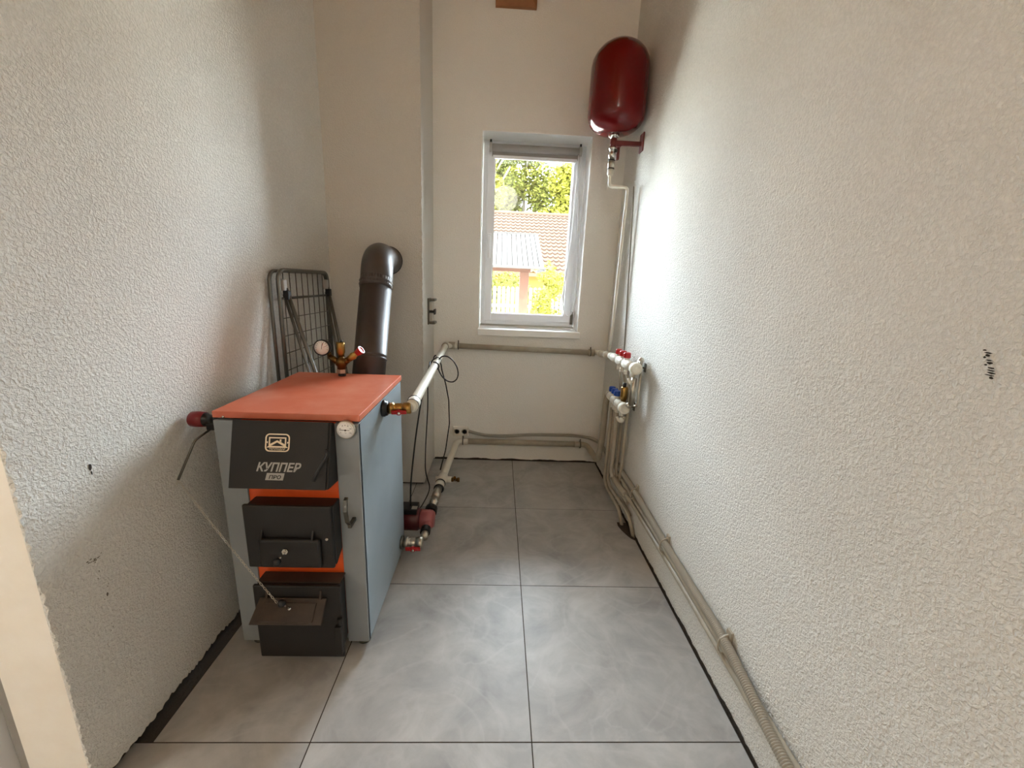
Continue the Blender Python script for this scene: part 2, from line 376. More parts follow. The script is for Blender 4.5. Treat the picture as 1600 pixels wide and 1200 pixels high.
# chamfered pine beam end on the back wall
b = MB(); bx0, bx1, bz0, bz1 = -0.072, 0.155, 2.688, 2.90
o_ = [(bx0, YB, bz0), (bx1, YB, bz0), (bx1, YB, bz1), (bx0, YB, bz1)]
q_ = [(bx0, YB - 0.02, bz0), (bx1, YB - 0.02, bz0), (bx1, YB - 0.02, bz1), (bx0, YB - 0.02, bz1)]
i_ = [(bx0 + 0.045, YB - 0.065, bz0 + 0.05), (bx1 - 0.045, YB - 0.065, bz0 + 0.05), (bx1 - 0.045, YB - 0.065, bz1), (bx0 + 0.045, YB - 0.065, bz1)]
b.add(o_ + q_ + i_, [(k, (k + 1) % 4, 4 + (k + 1) % 4, 4 + k) for k in range(4)] + [(4 + k, 4 + (k + 1) % 4, 8 + (k + 1) % 4, 8 + k) for k in range(4)] + [(8, 9, 10, 11)])
tag(rebase(b.build('beam_end', 'beam_wood', None, 0.002), (0.04, YB, bz0)), 'chamfered pine beam end at the top of the back wall', 'beam')

# window -------------------------------------------------------------
b = MB(); FY = YB + 0.165
b.box(WX0 - 0.004, WX0, YB - 0.001, FY, WZ0, WZ1); b.box(WX1, WX1 + 0.004, YB - 0.001, FY, WZ0, WZ1); b.box(WX0 - 0.004, WX1 + 0.004, YB - 0.001, FY, WZ1, WZ1 + 0.004)
struct(b.build('trim_3', 'reveal_white'))
win = thing('window_1', '', 'window', ((WX0 + WX1) / 2, FY, WZ0)); del win['label']; del win['category']; win['kind'] = 'structure'
def frame(b, x0, x1, z0, z1, t, y0, y1):
    b.box(x0, x0 + t, y0, y1, z0, z1); b.box(x1 - t, x1, y0, y1, z0, z1); b.box(x0 + t, x1 - t, y0, y1, z0, z0 + t); b.box(x0 + t, x1 - t, y0, y1, z1 - t, z1)
b = MB(); frame(b, WX0, WX1, WZ0 + 0.014, WZ1, 0.036, FY, FY + 0.07); b.build('window_frame', 'pvc_white', win, 0.004)
b = MB(); frame(b, WX0 + 0.026, WX1 - 0.026, WZ0 + 0.04, WZ1 - 0.026, 0.05, FY - 0.016, FY + 0.05); sash = b.build('sash', 'pvc_white', win, 0.006)
b = MB(); b.box(WX0 + 0.07, WX1 - 0.07, FY + 0.022, FY + 0.026, WZ0 + 0.08, WZ1 - 0.07); b.build('pane', 'glass', win)
b = MB(); frame(b, WX0 + 0.074, WX1 - 0.074, WZ0 + 0.088, WZ1 - 0.074, 0.004, FY + 0.012, FY + 0.022); lab(b.build('gasket', 'pvc_grey', win), 'grey glazing seal')
b = MB(); b.obox((WX0 + 0.05, FY - 0.020, 1.50), (0.012, 0, 0), (0, 0.006, 0), (0, 0, 0.032)); b.obox((WX0 + 0.05, FY - 0.045, 1.445), (0.009, 0, 0), (0, 0.006, 0), (0, 0, 0.07)); b.cyl((WX0 + 0.05, FY - 0.02, 1.5), (WX0 + 0.05, FY - 0.045, 1.5), 0.008)
b.build('handle', 'pvc_white', sash, 0.003)
b = MB(); b.box(WX1 - 0.026, WX1 - 0.008, FY - 0.018, FY, WZ0 + 0.03, WZ0 + 0.10); b.cyl((WX1 - 0.017, FY - 0.012, WZ0 + 0.03), (WX1 - 0.017, FY - 0.012, WZ0 + 0.12), 0.007); lab(b.build('hinge', 'steel_dark', win, 0.002), 'dark metal hinge')
b = MB(); b.box(WX0, WX1, FY - 0.002, FY + 0.02, WZ0, WZ0 + 0.014); lab(b.build('sill_strip', 'pvc_grey', win), 'grey strip under the frame')
b = MB(); b.box(WX0 - 0.004, WX1 + 0.012, YB - 0.045, FY, WZ0 - 0.042, WZ0); b.build('window_sill', 'sill_white', win, 0.004)

# roller blind
bl = thing('roller_blind', 'rolled-up grey roller blind across the top of the window sash', 'blind', (0.2, FY - 0.03, 1.99))
b = MB(); b.lathe((WX0 + 0.05, FY - 0.045, 2.03), (1, 0, 0), [(0, 0.0), (0, 0.021), (0.55, 0.021), (0.55, 0)], 20); b.build('roll', 'blind_grey', bl)
b = MB(); b.box(WX0 + 0.055, WX1 - 0.055, FY - 0.032, FY - 0.022, 1.985, 2.03); b.build('fabric', 'blind_grey', bl)
b = MB(); b.obox((0.197, FY - 0.028, 1.982), (0.265, 0, 0), (0, 0.009, 0), (0, 0, 0.010)); lab(b.build('bottom_bar', 'pvc_white', bl, 0.003), 'light grey bottom bar')
for s_, x in (('a', WX0 + 0.046), ('b', WX1 - 0.046)):
    b = MB(); b.lathe((x - 0.008, FY - 0.045, 2.03), (1, 0, 0), [(0, 0), (0, 0.026), (0.016, 0.026), (0.016, 0)], 16); b.box(x - 0.008, x + 0.008, FY - 0.05, FY, 2.04, 2.062); b.build('end_bracket', 'pvc_grey', bl, 0.002)
    b = MB(); b.cyl((x, FY - 0.05, 2.058), (x, FY - 0.05, 2.072), 0.006); lab(b.build('fixing_clip', 'rubber_black', bl), 'small dark clip')
b = MB(); xb = WX1 - 0.052
loop = [(xb - 0.004, FY - 0.05, 2.01), (xb - 0.006, FY - 0.055, 1.75), (xb - 0.012, FY - 0.06, 1.5), (xb - 0.034, FY - 0.066, 1.28), (xb - 0.045, FY - 0.068, 1.15), (xb - 0.034, FY - 0.07, 1.06), (xb - 0.008, FY - 0.075, 1.015),
        (xb + 0.018, FY - 0.08, 1.03), (xb + 0.034, FY - 0.085, 1.10), (xb + 0.036, FY - 0.085, 1.25), (xb + 0.026, FY - 0.08, 1.5), (xb + 0.012, FY - 0.065, 1.8), (xb + 0.006, FY - 0.05, 2.01)]
b.tube(loop, 0.0042, 6, 0.05, 4); lab(b.build('pull_cord', 'pvc_white', bl), 'white looped pull cord hanging at the right')

# ------------------------------------------------------------------ boiler
BX0, BX1, BY0, BY1 = -0.811, -0.398, 1.145, 1.668
bo = thing('boiler', 'grey and orange solid-fuel boiler with black doors standing by the left wall', 'boiler', (-0.605, 1.4, 0))
b = MB(); b.box(BX0 + 0.004, BX1 - 0.004, BY0 + 0.012, BY1, 0.03, 0.80); b.build('body', 'panel_grey', bo)
b = MB(); b.box(BX1 - 0.004, BX1, BY0 + 0.001, BY1, 0.032, 0.806); lab(b.build('side_panel', 'panel_blue_grey', bo, 0.001), 'right side panel, blue grey sheet metal')
b = MB(); b.box(BX0, BX0 + 0.004, BY0 + 0.001, BY1, 0.032, 0.806); b.build('side_panel', 'panel_blue_grey', bo, 0.001)
b = MB(); b.box(BX0, -0.737, BY0 - 0.003, BY0 + 0.014, 0.032, 0.806); b.build('front_strip', 'panel_grey', bo, 0.002)
b = MB(); b.box(-0.467, BX1, BY0 - 0.003, BY0 + 0.014, 0.032, 0.806); b.build('front_strip', 'panel_grey', bo, 0.002)
b = MB(); b.box(-0.737, -0.467, BY0 + 0.003, BY0 + 0.013, 0.06, 0.806); lab(b.build('front_panel', 'orange', bo), 'bright orange front panel between the doors')
b = MB(); b.box(BX0 - 0.004, BX1 + 0.003, BY0 + 0.002, BY1 + 0.007, 0.812, 0.832); lab(b.build('top_plate', 'orange_top', bo, 0.002), 'dusty orange top cover')
b = MB(); b.sphere((BX0 + 0.028, BY0 + 0.001, 0.816), 0.004, 8, 6); lab(b.build('screw', 'chrome', bo), 'small bright screw')
for x in (BX0 + 0.03, BX1 - 0.03):
    for y in (BY0 + 0.04, BY1 - 0.05):
        b = MB(); b.cyl((x, y, 0), (x, y, 0.008), 0.022); b.cyl((x, y, 0.008), (x, y, 0.034), 0.011); b.build('leg', 'steel_dark', bo)
# upper sloped loading door
P0, P1 = Vector((0, 1.124, 0.8165)), Vector((0, 1.070, 0.632))
sl = (P1 - P0); SLn = Vector((0, -sl.z, sl.y)).normalized()
if SLn.y > 0: SLn = -SLn
b = MB(); b.prism([(1.124, 0.8165), (1.070, 0.632), (1.085, 0.629), (1.146, 0.622), (1.146, 0.808)], -0.728, -0.4668)
ud = lab(b.build('loading_door', 'door_black', bo, 0.003), 'upper sloped black loading door')
b = MB(); b.obox(Vector((-0.607, 0, 0)) + (P0 + P1) / 2 + SLn * 0.002, (0.134, 0, 0), SLn * 0.002, -(sl) * 0.5); b.build('face_plate', 'door_black', ud, 0.001)
def door_pt(x, t, off=0.0045): return Vector((x, 0, 0)) + P0 + sl * t + SLn * off
def flat_on_door(name, poly_rings, m, depth=0.0008):
    """poly_rings: list of polygons in (x, t metres down the face)"""
    b = MB(); L = sl.length
    for poly in poly_rings:
        lo = [door_pt(x, t / L, 0.004) for x, t in poly]; hi = [door_pt(x, t / L, 0.004 + depth) for x, t in poly]; n = len(poly)
        b.add(lo + hi, [tuple(range(n, 2 * n))] + [(i, (i + 1) % n, n + (i + 1) % n, n + i) for i in range(n)])
    return b.build(name, m, ud)
def rrect(x0, x1, t0, t1, r, n=5):
    out = []
    for cx, cy, a0 in ((x1 - r, t0 + r, -90), (x1 - r, t1 - r, 0), (x0 + r, t1 - r, 90), (x0 + r, t0 + r, 180)):
        for i in range(n + 1):
            a = R(a0 + 90 * i / n); out.append((cx + r * math.cos(a), cy + r * math.sin(a)))
    return out
def ring_polys(o, i): return [[o[k], o[(k + 1) % len(o)], i[(k + 1) % len(o)], i[k]] for k in range(len(o))]
# emblem: rounded frame, screen frame with house roof, banner below
lx0, lx1, lt0, lt1 = -0.6465, -0.5785, 0.036, 0.087
polys = ring_polys(rrect(lx0, lx1, lt0, lt1, 0.012), rrect(lx0 + 0.0035, lx1 - 0.0035, lt0 + 0.0035, lt1 - 0.0035, 0.009))
cx = (lx0 + lx1) / 2
polys += [[(cx - 0.024, 0.046), (cx + 0.024, 0.046), (cx + 0.024, 0.0495), (cx - 0.024, 0.0495)],
          [(cx - 0.024, 0.0495), (cx - 0.0205, 0.0495), (cx - 0.0205, 0.073), (cx - 0.024, 0.073)], [(cx + 0.0205, 0.0495), (cx + 0.024, 0.0495), (cx + 0.024, 0.073), (cx + 0.0205, 0.073)]]
polys += [[(cx - 0.0205, 0.0655), (cx - 0.001, 0.0545), (cx - 0.001, 0.0605), (cx - 0.0205, 0.0725)], [(cx - 0.001, 0.0545), (cx + 0.0205, 0.0655), (cx + 0.0205, 0.0725), (cx - 0.001, 0.0605)],
          [(cx + 0.006, 0.052), (cx + 0.0105, 0.052), (cx + 0.0105, 0.0595), (cx + 0.006, 0.0575)]]
polys += [[(lx0 + 0.003, 0.076), (lx0 + 0.010, 0.071), (lx1 - 0.010, 0.071), (lx1 - 0.003, 0.076), (lx1 - 0.004, 0.0755), (lx0 + 0.004, 0.0755)]]
polys += [[(lx0 + 0.003, 0.0835), (lx1 - 0.003, 0.0835), (lx1 - 0.010, 0.086), (lx0 + 0.010, 0.086)], [(lx0 + 0.003, 0.060), (lx0 + 0.007, 0.058), (lx0 + 0.007, 0.064)], [(lx1 - 0.003, 0.060), (lx1 - 0.007, 0.064), (lx1 - 0.007, 0.058)]]
lab(flat_on_door('emblem', polys, 'logo_cream'), 'cream house emblem in a rounded frame')
def text_on(name, body, m, parent, origin, ex, ey, width, height, shear=0.0, bold=0.0, thick=0.0006):
    cu = bpy.data.curves.new(name, 'FONT'); cu.body = body; cu.shear = shear; cu.offset = bold; cu.align_x = 'LEFT'; cu.extrude = 0
    to = bpy.data.objects.new(name, cu); C.objects.link(to); bpy.context.view_layer.update()
    me = bpy.data.meshes.new_from_object(to.evaluated_get(bpy.context.evaluated_depsgraph_get()))
    bpy.data.objects.remove(to)
    xs = [v.co.x for v in me.vertices]; ys = [v.co.y for v in me.vertices]
    ax, ay = min(xs), min(ys); sx, sy = width / (max(xs) - ax), height / (max(ys) - ay)
    org = Vector(parent['org']); ex, ey = Vector(ex), Vector(ey)
    for v in me.vertices: v.co = Vector(origin) + ex * ((v.co.x - ax) * sx) + ey * ((v.co.y - ay) * sy) - org
    me.materials.clear(); me.materials.append(MATS[m])
    o = bpy.data.objects.new(name, me); C.objects.link(o); o.parent = parent; o['org'] = tuple(org)
    return o
L_ = sl.length; up_ = (-sl).normalized()
lab(text_on('lettering', 'ТЕПЛОДАР', 'logo_cream', ud, door_pt(lx0 + 0.0115, 0.0825 / L_, 0.0046), (1, 0, 0), up_, 0.045, 0.006, 0, 0.01), 'small cream lettering in the emblem banner')
lab(text_on('lettering', 'КУППЕР', 'logo_grey', ud, door_pt(-0.667, 0.143 / L_, 0.0046), (1, 0, 0), up_, 0.124, 0.026, 0.28, 0.03), 'slanted light grey lettering')
b_ = [(-0.637, 0.147), (-0.588, 0.147), (-0.592, 0.167), (-0.641, 0.167)]
pl = lab(flat_on_door('lettering_box', [b_], 'logo_grey', 0.0006), 'light grey box below the lettering')
lab(text_on('lettering', 'ПРО', 'ink', ud, door_pt(-0.631, 0.1635 / L_, 0.0052), (1, 0, 0), up_, 0.034, 0.011, 0.2, 0.03), 'dark lettering in the light grey box')
b = MB(); b.tube([(-0.470, 1.085, 0.745), (-0.466, 1.08, 0.735), (-0.490, 1.064, 0.690), (-0.500, 1.058, 0.665)], 0.0045, 8, 0.01); b.sphere((-0.470, 1.085, 0.745), 0.006, 10, 6)
b.build('latch_rod', 'door_black', ud)
# middle door
def door_box(name, x0, x1, z0, z1, yf, label):
    b = MB(); b.box(x0, x1, yf, yf + 0.012, z0, z1)
    b.prism([(yf + 0.012, z0 + 0.004), (yf + 0.012, z1 - 0.004), (1.146, z1 - 0.004), (1.146, z0 + 0.03)], x0 + 0.006, -0.4668)
    return lab(b.build(name, 'door_black', bo, 0.004), label)
md = door_box('fire_door', -0.724, -0.470, 0.362, 0.570, 1.084, 'middle black door with a raised air flap')
b = MB(); b.box(-0.682, -0.503, 1.068, 1.084, 0.372, 0.468); fl = b.build('air_flap', 'door_black', md, 0.012, 3)
for x in (-0.672, -0.525):
    b = MB(); b.prism([(1.084, 0.463), (1.068, 0.466), (1.082, 0.492)], x - 0.0025, x + 0.0025); b.build('flap_hinge', 'door_black', md)
b = MB(); b.cyl((-0.602, 1.068, 0.433), (-0.602, 1.062, 0.433), 0.009, n=6); b.cyl((-0.602, 1.066, 0.433), (-0.602, 1.02, 0.433), 0.0035, n=10); b.sphere((-0.602, 1.066, 0.433), 0.006, 10, 6); lab(b.build('knob_rod', 'chrome', fl), 'short chrome rod')
b = MB(); b.sphere((-0.602, 1.018, 0.433), 0.0115, 14, 8); lab(b.build('knob', 'black_plastic', fl), 'round black knob')
b = MB(); b.cyl((-0.486, 1.084, 0.465), (-0.486, 1.079, 0.465), 0.004); lab(b.build('screw', 'chrome', md), 'bright screw')
b = MB(); b.prism([(1.09, 0.60), (1.078, 0.596), (1.072, 0.56), (1.082, 0.52), (1.105, 0.495), (1.105, 0.50), (1.088, 0.525), (1.08, 0.562), (1.086, 0.592), (1.09, 0.594)], -0.430, -0.419)
b.box(-0.430, -0.419, 1.10, 1.15, 0.490, 0.502); lab(b.build('latch_handle', 'steel_dark', bo, 0.001), 'curved steel latch handle beside the middle door')
# ash door
ad = door_box('ash_door', -0.719, -0.456, 0.036, 0.302, 1.078, 'lower black ash door reaching the floor')
b = MB(); b.box(-0.712, -0.462, 1.095, 1.140, 0.299, 0.3035); lab(b.build('door_top', 'sooty', ad), 'rusty brown upper edge')
ldir = Vector((0, -0.057, -0.046)); ln = Vector((0, -0.046, 0.057)).normalized()
b = MB(); hp = Vector((0, 1.076, 0.262))
pl4 = [hp + Vector((-0.697, 0, 0)), hp + Vector((-0.497, 0, 0)), hp + ldir * 1.0 + Vector((-0.494, 0, 0)), hp + ldir * 1.0 + Vector((-0.704, 0, 0))]
b.add([p + ln * 0.003 for p in pl4] + [p - ln * 0.003 for p in pl4], [(0, 1, 2, 3), (7, 6, 5, 4), (0, 4, 5, 1), (1, 5, 6, 2), (2, 6, 7, 3), (3, 7, 4, 0)])
b.obox(hp + ldir * 0.55 + Vector((-0.600, 0, 0)) + ln * 0.004, (0.078, 0, 0), ldir * 0.36, ln * 0.003)
lid = lab(b.build('draft_flap', 'sooty', ad, 0.002), 'brown draft flap propped open by the chain')
for x in (-0.676, -0.515):
    b = MB(); b.prism([(1.078, 0.258), (1.068, 0.262), (1.076, 0.288), (1.078, 0.288)], x - 0.003, x + 0.003); b.build('flap_hinge', 'sooty', ad)
rb = hp + ldir * 0.42 + Vector((-0.597, 0, 0)); re = Vector((-0.597, 1.012, 0.300))
b = MB(); b.cyl(rb, re, 0.0035, n=10); b.sphere(rb + ln * 0.007, 0.006, 10, 6); lab(b.build('knob_rod', 'chrome', lid), 'short chrome rod')
b = MB(); b.sphere(re, 0.0115, 14, 8); lab(b.build('knob', 'black_plastic', lid), 'round black knob with the chain')
b = MB(); b.box(-0.476, -0.456, 1.062, 1.078, 0.06, 0.165); b.cyl((-0.462, 1.075, 0.165), (-0.462, 1.075, 0.19), 0.008); b.build('door_catch', 'door_black', ad, 0.002)
b = MB(); b.cyl((-0.557, BY1 - 0.002, 0.64), (-0.557, BY1 + 0.014, 0.64), 0.06, n=24); b.build('flue_outlet', 'door_black', bo)
# thermometer
b = MB(); tc = Vector((-0.4305, BY0 - 0.003, 0.792)); b.lathe(tc, (0, -1, 0), [(0, 0), (0, 0.0275), (0.012, 0.0275), (0.014, 0.025), (0.0135, 0.0245), (0.0135, 0)], 28)
th = lab(b.build('thermometer', 'nickel', bo), 'round white dial thermometer')
b = MB(); b.lathe(tc + Vector((0, -0.0125, 0)), (0, -1, 0), [(0, 0), (0, 0.0245), (0.0013, 0.0245), (0.0013, 0)], 28); b.build('dial', 'gauge_white', th)
b = MB(); y = tc.y - 0.0142
def mark(b, c, ang, r0, r1, w):
    d = Vector((math.sin(R(ang)), 0, math.cos(R(ang)))); s = Vector((d.z, 0, -d.x)); c = Vector(c)
    b.add([c + d * r0 - s * w, c + d * r0 + s * w, c + d * r1 + s * w, c + d * r1 - s * w], [(0, 1, 2, 3)])
cc = (tc.x, y, tc.z)
for k in range(21): mark(b, cc, -120 + 12 * k, 0.0195, 0.0225, 0.0003)
mark(b, cc, -88, -0.004, 0.0175, 0.0008); mark(b, cc, 92, 0.0, 0.012, 0.0006)
b.lathe((tc.x, y - 0.0002, tc.z), (0, -1, 0), [(0, 0), (0, 0.0025), (0.001, 0.0025), (0.001, 0)], 10)
b.build('needle', 'ink', th)
for s_, ang in (('0', -120), ('20', -72), ('40', -30), ('60', 0), ('80', 30), ('100', 72), ('120', 120)):
    d = Vector((math.sin(R(ang)), 0, math.cos(R(ang)))) * 0.0155; wd = 0.0021 * len(s_)
    text_on('numeral', s_, 'ink', th, Vector(cc) + d + Vector((-wd / 2, 0, -0.0017)), (1, 0, 0), (0, 0, 1), wd, 0.0034, 0, 0.006)
text_on('lettering', '°C', 'ink', th, Vector(cc) + Vector((-0.003, 0, -0.010)), (1, 0, 0), (0, 0, 1), 0.006, 0.0036)
# draft regulator on the left side
ry, rz = 1.172, 0.797
b = MB(); b.lathe((BX0 + 0.002, ry, rz), (-1, 0, 0), [(0, 0), (0, 0.019), (0.012, 0.019), (0.012, 0.015), (0.038, 0.015), (0.042, 0.0205), (0.046, 0.0205), (0.046, 0)], 18)
rg = lab(b.build('draft_regulator', 'black_plastic', bo), 'black draft regulator with a red knob')
b = MB(); b.lathe((BX0 - 0.042, ry, rz), (-1, 0, 0), [(0, 0), (0, 0.022), (0.022, 0.0235), (0.037, 0.0225), (0.04, 0.020), (0.04, 0)], 18); lab(b.build('knob', 'dark_red_plastic', rg), 'ribbed dark red knob')
b = MB(); b.obox((BX0 - 0.022, ry - 0.002, rz - 0.02), (0.013, 0, 0), (0, 0.010, 0), (0, 0, 0.010)); b.cyl((BX0 - 0.004, ry - 0.012, rz - 0.024), (BX0 - 0.004, ry + 0.01, rz - 0.024), 0.006); b.build('lever_socket', 'black_plastic', rg, 0.002)
lv = [Vector((BX0 - 0.022, 1.165, 0.772)), Vector((-0.853, 1.12, 0.752)), Vector((-0.866, 1.056, 0.660))]
b = MB(); b.tube(lv, 0.0032, 8, 0.012); b.build('lever', 'steel_dark', rg)
# chain of oval links from lever to flap knob
def chain_mesh(a, c, sag, n):
    b = MB(); pts = []
    for i in range(n + 1):
        t = i / n; p = a.lerp(c, t); p.z -= sag * 4 * t * (1 - t); pts.append(p)
    for i in range(n):
        p, q = pts[i], pts[i + 1]; d = (q - p).normalized(); mid = (p + q) / 2; hl = (q - p).length * 0.62
        s = d.cross(Vector((0.2, 1, 0.1))).normalized()
        if i % 2: s = d.cross(s)
        ring = [mid + d * hl * math.cos(2 * math.pi * k / 10) + s * 0.0026 * math.sin(2 * math.pi * k / 10) for k in range(10)]
        b.tube(ring, 0.00065, 5, closed=True)
    return b
b = chain_mesh(lv[2], re + Vector((-0.012, -0.002, 0.003)), 0.008, 50); ch = lab(b.build('chain', 'chain_zinc', bo), 'thin chain of small bright links'); ch['kind'] = 'stuff'
b = chain_mesh(lv[2], lv[2] + Vector((-0.006, -0.004, -0.016)), 0, 3); ch2 = b.build('chain_end', 'chain_zinc', bo); ch2['kind'] = 'stuff'
# side connection sockets of the boiler
b = MB(); b.lathe((BX1 - 0.002, 1.398, 0.775), (1, 0, 0), [(0, 0), (0, 0.03), (0.012, 0.03), (0.014, 0.026), (0.02, 0.026), (0.02, 0)], 20); lab(b.build('flow_socket', 'black_plastic', bo), 'black ring where the flow valve enters')
b = MB(); b.lathe((BX1 - 0.002, 1.605, 0.087), (1, 0, 0), [(0, 0), (0, 0.029), (0.012, 0.029), (0.012, 0)], 20); lab(b.build('return_socket', 'steel_dark', bo), 'dark steel ring of the return inlet')

# ------------------------------------------------------------------ safety group on the boiler
sx, sy = -0.622, 1.632
sg = thing('safety_group', 'brass safety group with a round gauge standing on the orange boiler top', 'valve', (sx, sy, 0.832))
b = MB(); b.lathe((sx, sy, 0.832), (0, 0, 1), [(0, 0), (0, 0.015), (0.008, 0.015), (0.008, 0.012), (0.014, 0.012), (0.014, 0)], 16); lab(b.build('base_nut', 'black_plastic', sg), 'dark base ring')
b = MB(); b.lathe((sx, sy, 0.844), (0, 0, 1), [(0, 0), (0, 0.0195), (0.016, 0.0195), (0.016, 0.0)], 6, False); lab(b.build('union_nut', 'nickel', sg), 'nickel union nut')
b = MB(); b.lathe((sx, sy, 0.858), (0, 0, 1), [(0, 0), (0, 0.017), (0.014, 0.017), (0.02, 0.023), (0.038, 0.023), (0.046, 0.015), (0.05, 0.011), (0.056, 0.011), (0.056, 0)], 18)
for s_ in (-1, 1): b.cyl((sx, sy, 0.878), (sx + s_ * 0.045, sy - 0.005, 0.912), 0.014, 0.011, 12)
b.build('manifold', 'brass_dark', sg)
b = MB(); b.lathe((sx, sy, 0.912), (0, 0, 1), [(0, 0), (0, 0.012), (0.012, 0.014), (0.016, 0.0165), (0.052, 0.0165), (0.056, 0.015), (0.056, 0)], 18); av = lab(b.build('air_vent', 'brass', sg), 'brass air vent cylinder')
b = MB(); b.cyl((sx + 0.004, sy, 0.967), (sx + 0.004, sy, 0.977), 0.006, 0.004); b.build('vent_cap', 'black_plastic', av)
gc = Vector((sx - 0.066, sy - 0.012, 0.946))
b = MB(); b.lathe(gc + Vector((0, 0.014, 0)), (0.06, -1, 0.05), [(0, 0), (0, 0.030), (0.022, 0.0315), (0.026, 0.0315), (0.027, 0.028), (0.024, 0.0275), (0.024, 0)], 26); pg = lab(b.build('pressure_gauge', 'black_plastic', sg), 'round pressure gauge with a black rim')
gd = Vector((0.06, -1, 0.05)).normalized(); gf = gc + Vector((0, 0.014, 0)) + gd * 0.0245
b = MB(); b.lathe(gf - gd * 0.0004, gd, [(0, 0), (0, 0.0275), (0.001, 0.0275), (0.001, 0)], 26); b.build('dial', 'gauge_white', pg)
b = MB(); ex = gd.cross(Vector((0, 0, 1))).normalized() * -1; ez = Vector((0, 0, 1)); g0 = gf + gd * 0.0012
def gmark(b, ang, r0, r1, w_):
    d = ex * math.sin(R(ang)) + ez * math.cos(R(ang)); s = ex * math.cos(R(ang)) - ez * math.sin(R(ang))
    b.add([g0 + d * r0 - s * w_, g0 + d * r0 + s * w_, g0 + d * r1 + s * w_, g0 + d * r1 - s * w_], [(0, 1, 2, 3)])
for k in range(13): gmark(b, -130 + 260 * k / 12, 0.019, 0.0245, 0.0005)
gmark(b, 10, -0.006, 0.018, 0.0008); b.build('needle', 'ink', pg)
b = MB(); gmark(b, 70, 0.008, 0.02, 0.0006); gmark(b, 18, 0.009, 0.022, 0.0006); lab(b.build('red_mark', 'red_plastic', pg), 'red limit mark')
b = MB(); b.cyl((sx - 0.043, sy - 0.005, 0.91), gc + Vector((0.022, 0.008, -0.018)), 0.0085, 0.0075, 10); b.build('gauge_stem', 'brass_dark', sg)
rd = Vector((0.072, -0.012, 0.056)).normalized(); r0 = Vector((sx + 0.03, sy - 0.004, 0.90))
b = MB(); b.lathe(r0, rd, [(0, 0), (0, 0.012), (0.02, 0.013), (0.022, 0.012), (0.05, 0.012), (0.05, 0)], 14); rv = lab(b.build('relief_valve', 'brass', sg), 'brass relief valve with a red cap')
b = MB(); b.lathe(r0 + rd * 0.046, rd, [(0, 0), (0, 0.012), (0.006, 0.0135), (0.024, 0.0165), (0.026, 0.0165), (0.026, 0.012), (0.023, 0.011), (0.023, 0)], 14, False); b.build('cap', 'red_plastic', rv)
b = MB(); s1 = rd.cross(Vector((0, 1, 0))).normalized()
for s_ in (-1, 1): b.cyl(r0 + rd * 0.026, r0 + rd * 0.026 + s1 * 0.014 * s_, 0.006, 0.0065, 8)
b.build('outlet', 'brass', rv)

# ------------------------------------------------------------------ flue pipe
fp = thing('flue_pipe', 'dark brown metal flue pipe leaning from the boiler into the chimney wall', 'pipe', (-0.557, 1.72, 0.68))
fr = 0.069
A_, B_ = Vector((-0.557, 1.757, 0.79)), Vector((-0.557, 1.930, 1.205)); ax = (B_ - A_).normalized(); LL = (B_ - A_).length
def ribs(at, r): return [(at - 0.010, r), (at - 0.006, r + 0.0035), (at - 0.002, r), (at + 0.006, r), (at + 0.010, r + 0.0035), (at + 0.014, r)]
k0 = 0.096
b = MB(); b.lathe(A_, ax, [(0, fr)] + ribs(k0, fr) + [(LL, fr)], 36); b.build('pipe_section', 'flue_brown', fp)
b = MB(); b.lathe((-0.557, 1.755, 0.50), (0, 0, 1), [(0, 0), (0, fr + 0.003), (0.30, fr + 0.003)], 32); b.build('outlet_section', 'flue_brown', fp)
b = MB(); El = []
path = [B_ - ax * 0.035, B_ + ax * 0.02, Vector((-0.562, 1.968, 1.290)), Vector((-0.585, 2.13, 1.318)), Vector((-0.596, 2.31, 1.312))]
p0, p1, p2 = path[1], Vector((-0.566, 1.985, 1.322)), Vector((-0.590, 2.15, 1.314))
P = [path[0]] + [p0 * (1 - t) ** 2 + p1 * 2 * t * (1 - t) + p2 * t * t for t in [i / 10 for i in range(11)]] + [path[4]]
b.tube(P, fr + 0.002, 36); b.lathe(B_ - ax * 0.035, ax, [(0, fr + 0.002)] + [(d - 0, r) for d, r in ribs(0.018, fr + 0.002)] + [(0.045, fr + 0.002)], 36)
b.build('elbow', 'flue_brown', fp)
b = MB(); b.lathe((-0.596, YC + 0.002, 1.312), (0, -1, 0), [(0, 0.068), (0, 0.074), (0.008, 0.074), (0.010, 0.070)], 32); lab(b.build('wall_collar', 'rubber_black', fp), 'dark sooty collar at the wall')

# ------------------------------------------------------------------ drying rack behind the boiler
rk = thing('drying_rack', 'folded grey metal clothes drying rack leaning on the left wall behind the boiler', 'rack', (-0.88, 1.95, 0))
def ufr(x, y0, y1, zt, zb): return [(x, y0, zb), (x, y0, zt), (x, y1, zt), (x, y1, zb)]
b = MB(); b.tube(ufr(-0.872, 1.69, 2.17, 1.236, 0.02), 0.008, 10, 0.05); b.build('frame', 'rack_metal', rk)
b = MB(); b.tube(ufr(-0.893, 1.665, 2.20, 1.232, 0.02), 0.007, 10, 0.05); b.build('frame', 'rack_metal', rk)
for k in range(8):
    y = 1.735 + 0.054 * k; b = MB(); b.cyl((-0.875, y, 0.35), (-0.875, y, 1.232), 0.0018, n=6); b.build('wire', 'steel_dark', rk)
for k in range(9):
    z = 1.045 - 0.072 * k; b = MB(); b.cyl((-0.872, 1.69, z), (-0.872, 2.17, z), 0.0018, n=6); b.build('wire', 'steel_dark', rk)
b = MB(); b.cyl((-0.868, 1.69, 1.125), (-0.868, 2.17, 1.125), 0.005, n=8); b.build('crossbar', 'steel_dark', rk)
